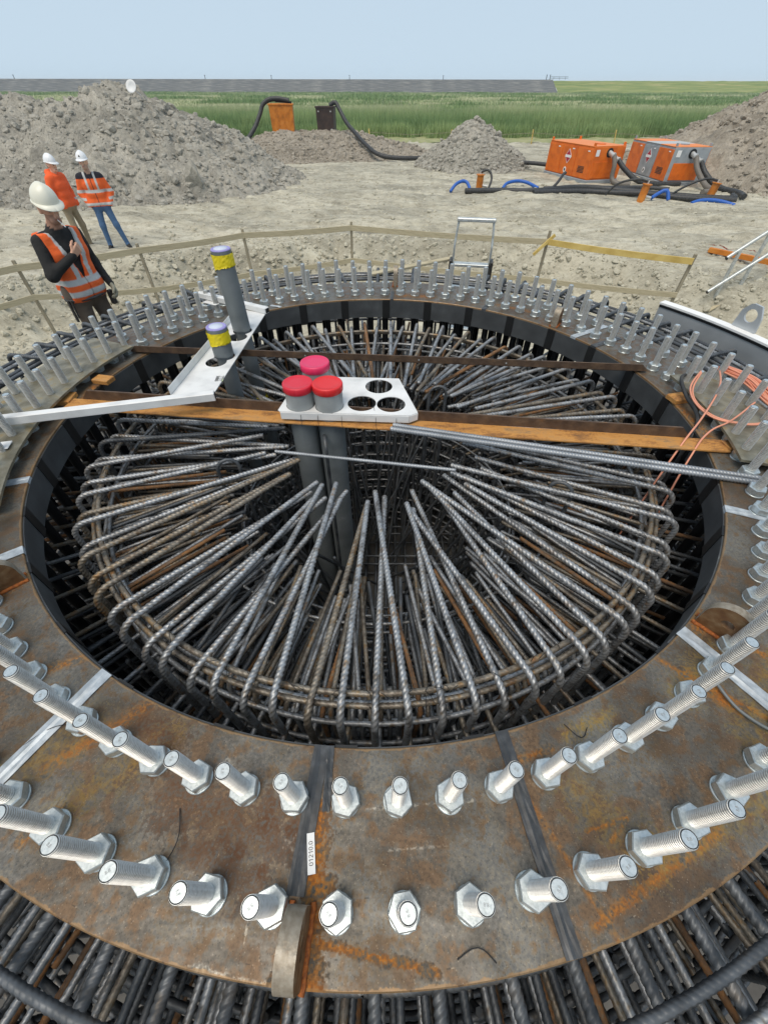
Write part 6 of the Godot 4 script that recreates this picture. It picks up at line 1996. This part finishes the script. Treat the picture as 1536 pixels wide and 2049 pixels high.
func build_people():
	var skin_m := vcol_mat(0.6)
	var cloth_m := vcol_mat(0.85)
	cloth_m.normal_enabled = true
	var wr := bump_tex(71, 256, 0.02, 6.0, 4)
	cloth_m.normal_texture = wr
	cloth_m.uv1_triplanar = true
	cloth_m.uv1_scale = Vector3.ONE * 2.2
	cloth_m.normal_scale = 0.7
	var hel := helmet_mesh()
	var hm_white := mat(srgb(232, 234, 236), 0.35)
	var hm_cream := mat(srgb(222, 220, 204), 0.35)
	var orange := Color(0.80, 0.13, 0.025); var silver := Color(0.50, 0.51, 0.50); var black := Color(0.014, 0.013, 0.014)

	# --- worker in the vest, standing by the cage on the left
	var o := thing("person", "person in cream helmet, black sleeves and orange vest with hand at the chin", "person", Vector3(-3.30, -1.085, -2.68), deg_to_rad(66))
	var hd := Vector3(0.0, 1.655, 0.085)
	var R := Basis(Vector3.UP, deg_to_rad(-14)) * Basis(Vector3.RIGHT, deg_to_rad(12))
	var legs := [[Vector3(-0.09, 0.90, 0), Vector3(0.09, 0.90, 0), 0.135, 0.135, 3],
		[Vector3(-0.10, 0.88, 0.0), Vector3(-0.12, 0.48, 0.03), 0.100, 0.070, 3], [Vector3(-0.12, 0.48, 0.03), Vector3(-0.13, 0.10, -0.01), 0.070, 0.056, 3],
		[Vector3(0.10, 0.88, 0.0), Vector3(0.13, 0.48, 0.04), 0.100, 0.070, 3], [Vector3(0.13, 0.48, 0.04), Vector3(0.15, 0.10, 0.0), 0.070, 0.056, 3],
		[Vector3(-0.13, 0.05, -0.05), Vector3(-0.15, 0.035, 0.15), 0.052, 0.038, 4], [Vector3(0.15, 0.05, -0.04), Vector3(0.18, 0.035, 0.16), 0.052, 0.038, 4]]
	var torso := [[Vector3(-0.075, 0.98, 0.0), Vector3(0.075, 0.98, 0.0), 0.130, 0.130, 1], [Vector3(-0.07, 1.12, 0.005), Vector3(0.07, 1.12, 0.005), 0.122, 0.122, 1],
		[Vector3(-0.085, 1.28, 0.01), Vector3(0.085, 1.28, 0.01), 0.125, 0.125, 1], [Vector3(-0.12, 1.40, 0.005), Vector3(0.12, 1.40, 0.005), 0.085, 0.085, 1]]
	var sh := [Vector3(-0.205, 1.405, 0.0), Vector3(0.205, 1.405, 0.0)]
	var arms := [[sh[0], Vector3(-0.30, 1.14, 0.10), 0.066, 0.052, 1], [Vector3(-0.30, 1.14, 0.10), Vector3(-0.085, 1.285, 0.235), 0.052, 0.038, 1],
		[sh[1], Vector3(0.27, 1.12, -0.01), 0.064, 0.050, 1], [Vector3(0.27, 1.12, -0.01), Vector3(0.235, 0.93, 0.165), 0.050, 0.036, 1]]
	var neck := [[Vector3(0, 1.40, -0.005), Vector3(0, 1.475, 0.015), 0.075, 0.066, 1], [Vector3(0, 1.50, 0.03), hd + R * Vector3(0, -0.05, -0.01), 0.056, 0.054, 0]]
	var pal := {"skin": lin(206, 160, 134), "hair": lin(52, 40, 34), "lip": lin(140, 90, 78), "beard": lin(84, 62, 50)}
	var trouser := lin(92, 82, 72); var shoe := Color(0.02, 0.02, 0.02)
	var fc := face_color(pal, hd, R)
	var body_col := func(p: Vector3, id: int) -> Color:
		if id == 3: return trouser
		if id == 4: return shoe
		if id == 1: return black
		return fc.call(p, id)
	var all := legs + torso + arms + neck
	var bm := surface_net(all, 0.016, 0.045, 0.0, body_col)
	var bo := part("body", bm, cloth_m, o)
	part("head", surface_net(head_bones(hd, R), 0.0065, 0.02, 0.0, fc), skin_m, o)
	# right hand near the chin, bare; left hand gloved at the hip
	var hand1 := hand_bones(Vector3(-0.080, 1.290, 0.238), Vector3(0.75, 0.55, 0.25), Vector3(0.25, -0.1, -0.9), Vector3(-0.4, 0.8, 0.1), 0.75, 0)
	part("hand", surface_net(hand1, 0.0055, 0.008, 0.0, func(p, id): return pal.skin), skin_m, o)
	var hand2 := hand_bones(Vector3(0.232, 0.92, 0.172), Vector3(-0.15, -0.75, 0.55), Vector3(-0.7, 0.0, -0.5), Vector3(-0.3, 0.5, 0.7), 0.6, 0)
	var glove := lin(150, 146, 128)
	part("glove", surface_net(hand2, 0.0055, 0.008, 0.004, func(p, id): return glove), cloth_m, o)
	# vest: torso a little larger, cut at armholes, hem and neck
	var vest_b := torso + [[Vector3(-0.17, 1.43, 0.0), Vector3(0.17, 1.43, 0.0), 0.055, 0.055, 1], [Vector3(-0.08, 0.93, 0.0), Vector3(0.08, 0.93, 0.0), 0.145, 0.145, 1]]
	var vest_keep := func(p: Vector3) -> float:
		var d := maxf(0.84 - p.y, p.y - 1.475)
		d = maxf(d, absf(p.x) - 0.205)
		if p.z > 0.0: d = maxf(d, (0.012 + (p.y - 1.06) * 0.26 - absf(p.x)) if p.y > 1.06 else (0.004 - absf(p.x))) # open front
		else: d = maxf(d, 0.075 - Vector2(p.x, p.y - 1.50).length())
		d = maxf(d, 0.075 - Vector2(p.x * 0.9, p.y - 1.49).length())
		return d
	var vest_col := func(p: Vector3, id: int) -> Color:
		if absf(p.y - 1.035) < 0.028 or absf(p.y - 0.925) < 0.026: return silver
		if p.y > 1.05 and p.z > -0.05 and absf(absf(p.x) - (0.075 + maxf(0.0, p.y - 1.15) * 0.14)) < 0.024: return silver
		if p.y > 1.05 and p.z <= -0.05 and absf(absf(p.x) - 0.10) < 0.024: return silver
		return orange
	part("vest", surface_net(vest_b, 0.011, 0.05, 0.020, vest_col, vest_keep), cloth_m, o)
	part("helmet", hel, hm_cream, o, Transform3D(R * Basis.from_scale(Vector3(0.98, 1.0, 0.94)), hd + R * Vector3(0, 0.066, -0.006)))
	var cg := MB.new()
	var mouth := hd + R * Vector3(0.0, -0.064, 0.098)
	cg.cyl(mouth, mouth + R * Vector3(0.015, -0.035, 0.085), 0.0048, 0.0044, 8)
	part("cigarette", cg.mesh(), M.white, o)
	var belt := MB.new()
	belt.tube(ring_path(0.17, 28, 0.0).map(func(p): return Vector3(p.x * 1.28, 0.865, p.z * 0.96)), 0.016, 6)
	part("belt", belt.mesh(), M.rubber, o)
	var tl := MB.new()
	tl.box(Vector3(-0.235, 0.76, 0.02), Vector3(0.02, 0.22, 0.03), 0.004)
	tl.box(Vector3(0.20, 0.80, 0.14), Vector3(0.06, 0.15, 0.05), 0.01)
	tl.cyl(Vector3(-0.225, 0.87, 0.06), Vector3(-0.235, 0.70, 0.07), 0.009, 0.009, 8)
	part("tool", tl.mesh(), M.dark_metal, o)
	var deck := MB.new()
	for k in 4:
		deck.box(Vector3(0, -0.02, -0.36 + k * 0.24), Vector3(1.8, 0.04, 0.225), 0.004)
	for x in [-0.7, 0.7]:
		for z in [-0.4, 0.4]: deck.box(Vector3(x, -0.63, z), Vector3(0.07, 1.19, 0.07), 0.004)
	solo("work_platform", deck.mesh(), M.wood_grey, "timber platform under the worker in the vest beside the cage", "platform", "", "", turned(40.0, Vector3(-3.25, -1.09, -2.72)))

	# --- man facing the camera, hands in the pockets of an orange jacket
	o = thing("person", "person in white helmet, orange reflective jacket and blue jeans facing the pit", "person", Vector3(-6.68, ground_y(-6.68, -9.7), -9.70), deg_to_rad(24))
	hd = Vector3(0.0, 1.66, 0.03)
	R = Basis(Vector3.UP, deg_to_rad(-14)) * Basis(Vector3.RIGHT, deg_to_rad(0))
	pal = {"skin": lin(212, 170, 146), "hair": lin(90, 78, 68), "lip": lin(150, 100, 90), "beard": lin(130, 112, 98)}
	var jean := lin(74, 104, 140); var navy := Color(0.012, 0.012, 0.022)
	fc = face_color(pal, hd, R)
	legs = [[Vector3(-0.085, 0.90, 0), Vector3(0.085, 0.90, 0), 0.122, 0.122, 3],
		[Vector3(-0.09, 0.88, 0.0), Vector3(-0.13, 0.49, 0.03), 0.092, 0.066, 3], [Vector3(-0.13, 0.49, 0.03), Vector3(-0.14, 0.10, 0.0), 0.066, 0.052, 3],
		[Vector3(0.09, 0.88, 0.0), Vector3(0.17, 0.49, 0.05), 0.092, 0.066, 3], [Vector3(0.17, 0.49, 0.05), Vector3(0.25, 0.10, 0.03), 0.066, 0.052, 3],
		[Vector3(-0.14, 0.05, -0.05), Vector3(-0.17, 0.035, 0.15), 0.050, 0.038, 4], [Vector3(0.25, 0.05, -0.02), Vector3(0.30, 0.035, 0.17), 0.050, 0.038, 4]]
	torso = [[Vector3(-0.08, 0.94, 0.0), Vector3(0.08, 0.94, 0.0), 0.125, 0.125, 1], [Vector3(-0.07, 1.10, 0.005), Vector3(0.07, 1.10, 0.005), 0.12, 0.12, 1],
		[Vector3(-0.085, 1.27, 0.005), Vector3(0.085, 1.27, 0.005), 0.122, 0.122, 1], [Vector3(-0.13, 1.40, 0.0), Vector3(0.13, 1.40, 0.0), 0.082, 0.082, 1]]
	arms = [[Vector3(-0.20, 1.40, 0.0), Vector3(-0.30, 1.12, -0.04), 0.066, 0.054, 1], [Vector3(-0.30, 1.12, -0.04), Vector3(-0.21, 0.91, 0.08), 0.054, 0.044, 1],
		[Vector3(0.20, 1.40, 0.0), Vector3(0.30, 1.12, -0.04), 0.066, 0.054, 1], [Vector3(0.30, 1.12, -0.04), Vector3(0.21, 0.91, 0.08), 0.054, 0.044, 1]]
	neck = [[Vector3(0, 1.42, 0.0), hd + R * Vector3(0, -0.05, -0.01), 0.058, 0.056, 0]]
	body_col = func(p: Vector3, id: int) -> Color:
		if id == 3: return jean
		if id == 4: return shoe
		if id == 1: return navy
		return fc.call(p, id)
	part("body", surface_net(legs + torso + arms + neck, 0.020, 0.045, 0.0, body_col), cloth_m, o)
	part("head", surface_net(head_bones(hd, R), 0.0085, 0.02, 0.0, fc), skin_m, o)
	var jk_col := func(p: Vector3, id: int) -> Color:
		if p.y > 1.385: return navy if absf(absf(p.x) - 0.10) > 0.022 else silver
		if absf(p.y - 1.16) < 0.026 or absf(p.y - 0.925) < 0.026 or (absf(p.x) > 0.235 and absf(p.y - 1.02) < 0.024): return silver
		if absf(p.x) < 0.235 and p.y > 1.16 and absf(absf(p.x) - 0.10) < 0.022: return silver
		if absf(p.x) < 0.008 and p.z > 0.0: return navy
		return orange
	var jk_keep := func(p: Vector3) -> float:
		return maxf(0.875 - p.y, 0.068 - Vector2(p.x, p.y - 1.50).length())
	part("jacket", surface_net(torso + arms, 0.014, 0.04, 0.018, jk_col, jk_keep), cloth_m, o)
	var hl := part("helmet", hel, hm_white, o, Transform3D(R * Basis.from_scale(Vector3(0.96, 1.0, 0.92)), hd + R * Vector3(0, 0.066, -0.006)))
	var em := MB.new()
	em.cyl(Vector3(0, 0.05, 0.122), Vector3(0, 0.052, 0.136), 0.016, 0.016, 10)
	part("badge", em.mesh(), M.dark_metal, hl)

	# --- man in profile in an orange hooded top
	o = thing("person", "person in white helmet and plain orange hooded top seen from the side", "person", Vector3(-7.50, ground_y(-7.50, -9.75) - 0.05, -9.75), deg_to_rad(80))
	hd = Vector3(0.0, 1.63, 0.05)
	R = Basis(Vector3.UP, deg_to_rad(-4)) * Basis(Vector3.RIGHT, deg_to_rad(6))
	pal = {"skin": lin(214, 170, 144), "hair": lin(60, 44, 34), "lip": lin(150, 100, 90)}
	fc = face_color(pal, hd, R)
	var khaki := lin(146, 134, 110)
	legs[3][1] = Vector3(0.13, 0.49, 0.05); legs[4][0] = Vector3(0.13, 0.49, 0.05); legs[4][1] = Vector3(0.14, 0.10, 0.03)
	legs[6][0] = Vector3(0.14, 0.05, -0.02); legs[6][1] = Vector3(0.17, 0.035, 0.17)
	neck = [[Vector3(0, 1.40, 0.0), hd + R * Vector3(0, -0.05, -0.01), 0.058, 0.056, 0]]
	body_col = func(p: Vector3, id: int) -> Color:
		if id == 3: return khaki
		if id == 4: return shoe
		if id == 1: return orange
		return fc.call(p, id)
	part("body", surface_net(legs + torso + arms + neck, 0.020, 0.045, 0.0, body_col), cloth_m, o)
	part("head", surface_net(head_bones(hd, R), 0.0085, 0.02, 0.0, fc), skin_m, o)
	var hood := [[Vector3(-0.07, 1.455, -0.05), Vector3(0.07, 1.455, -0.05), 0.058, 0.058, 1], [Vector3(-0.05, 1.50, -0.09), Vector3(0.05, 1.50, -0.09), 0.05, 0.05, 1], [Vector3(-0.085, 1.46, -0.02), Vector3(-0.04, 1.43, 0.07), 0.04, 0.03, 1], [Vector3(0.085, 1.46, -0.02), Vector3(0.04, 1.43, 0.07), 0.04, 0.03, 1]]
	var hood_col := func(p: Vector3, id: int) -> Color:
		if absf(p.y - 1.0) < 0.02 and absf(p.x) > 0.2: return silver
		return Color(0.84, 0.125, 0.03)
	part("hooded_top", surface_net(torso + arms + hood, 0.014, 0.04, 0.016, hood_col, func(p): return 0.86 - p.y), cloth_m, o)
	part("helmet", hel, hm_white, o, Transform3D(R * Basis.from_scale(Vector3(0.96, 1.0, 0.92)), hd + R * Vector3(0, 0.066, -0.006)))

func _ready():
	rng.seed = 20240
	# camera
	var cam := Camera3D.new()
	cam.name = "camera"
	add_child(cam)
	cam.position = Vector3(0.0488, 1.4, 2.2355)
	cam.rotation = Vector3(deg_to_rad(-46.33), 0, deg_to_rad(0.1))
	cam.fov = 103.06
	cam.near = 0.05
	cam.far = 3000.0
	cam.current = true
	# overcast sky
	var env := Environment.new()
	var sky := Sky.new()
	var sm := ProceduralSkyMaterial.new()
	sm.sky_top_color = srgb(154, 171, 189)
	sm.sky_horizon_color = srgb(168, 185, 198)
	sm.sky_curve = 0.22
	sm.ground_bottom_color = srgb(150, 146, 134)
	sm.ground_horizon_color = srgb(190, 196, 196)
	sm.ground_curve = 0.1
	sky.sky_material = sm
	env.background_mode = Environment.BG_SKY
	env.sky = sky
	env.tonemap_mode = Environment.TONE_MAPPER_LINEAR
	env.tonemap_exposure = 1.5
	env.fog_enabled = true
	env.fog_density = 0.0004
	env.fog_light_color = srgb(190, 204, 214)
	env.sdfgi_enabled = true
	env.ssao_enabled = true
	env.ssil_enabled = true
	var we := WorldEnvironment.new()
	we.name = "environment"
	we.environment = env
	add_child(we)
	var sun := DirectionalLight3D.new()
	sun.name = "sun"
	sun.light_color = Color(1.0, 0.97, 0.93)
	sun.light_energy = 0.5
	sun.light_angular_distance = 35.0
	sun.shadow_enabled = true
	sun.rotation = Vector3(deg_to_rad(-66), deg_to_rad(-28), 0)
	add_child(sun)
	make_materials()
	M.bar_light = tri_mat(ramp_tex(81, 256, 0.012, [[0.0, srgb(120, 124, 128)], [0.5, srgb(150, 155, 160)], [1.0, srgb(172, 176, 180)]]), 1.3, 0.45, 0.5)
	M.orange_roof = mat(srgb(226, 132, 62), 0.55)
	M.pale_roof = mat(srgb(176, 180, 180), 0.5)
	M.hose_grey = mat(srgb(112, 106, 98), 0.6)
	M.tape_red = tri_mat(ramp_tex(82, 256, 0.03, [[0.0, srgb(200, 60, 56)], [0.45, srgb(206, 80, 74)], [0.5, srgb(226, 222, 214)], [1.0, srgb(232, 228, 222)]], 2), 1.0, 0.5)
	M.concrete = tri_mat(ramp_tex(83, 512, 0.01, [[0.0, srgb(70, 68, 65)], [0.5, srgb(90, 88, 84)], [1.0, srgb(110, 107, 101)]]), 0.8, 0.9)
	M.stamp = mat(srgb(150, 152, 152), 0.5, 0.3)
	M.pale_green = mat(srgb(196, 214, 160), 0.5)
	build_land()
	print("land")
	build_ring()
	print("ring")
	build_bolts()
	build_pipes()
	build_inner_cage()
	print("inner cage")
	build_outer_cage()
	build_loose_bars()
	build_tray()
	build_beams()
	build_bracket()
	build_templates()
	build_wires()
	build_barrier()
	build_ladder()
	build_formwork()
	build_stair_rail()
	build_yard()
	print("yard")
	build_people()
	print("done")
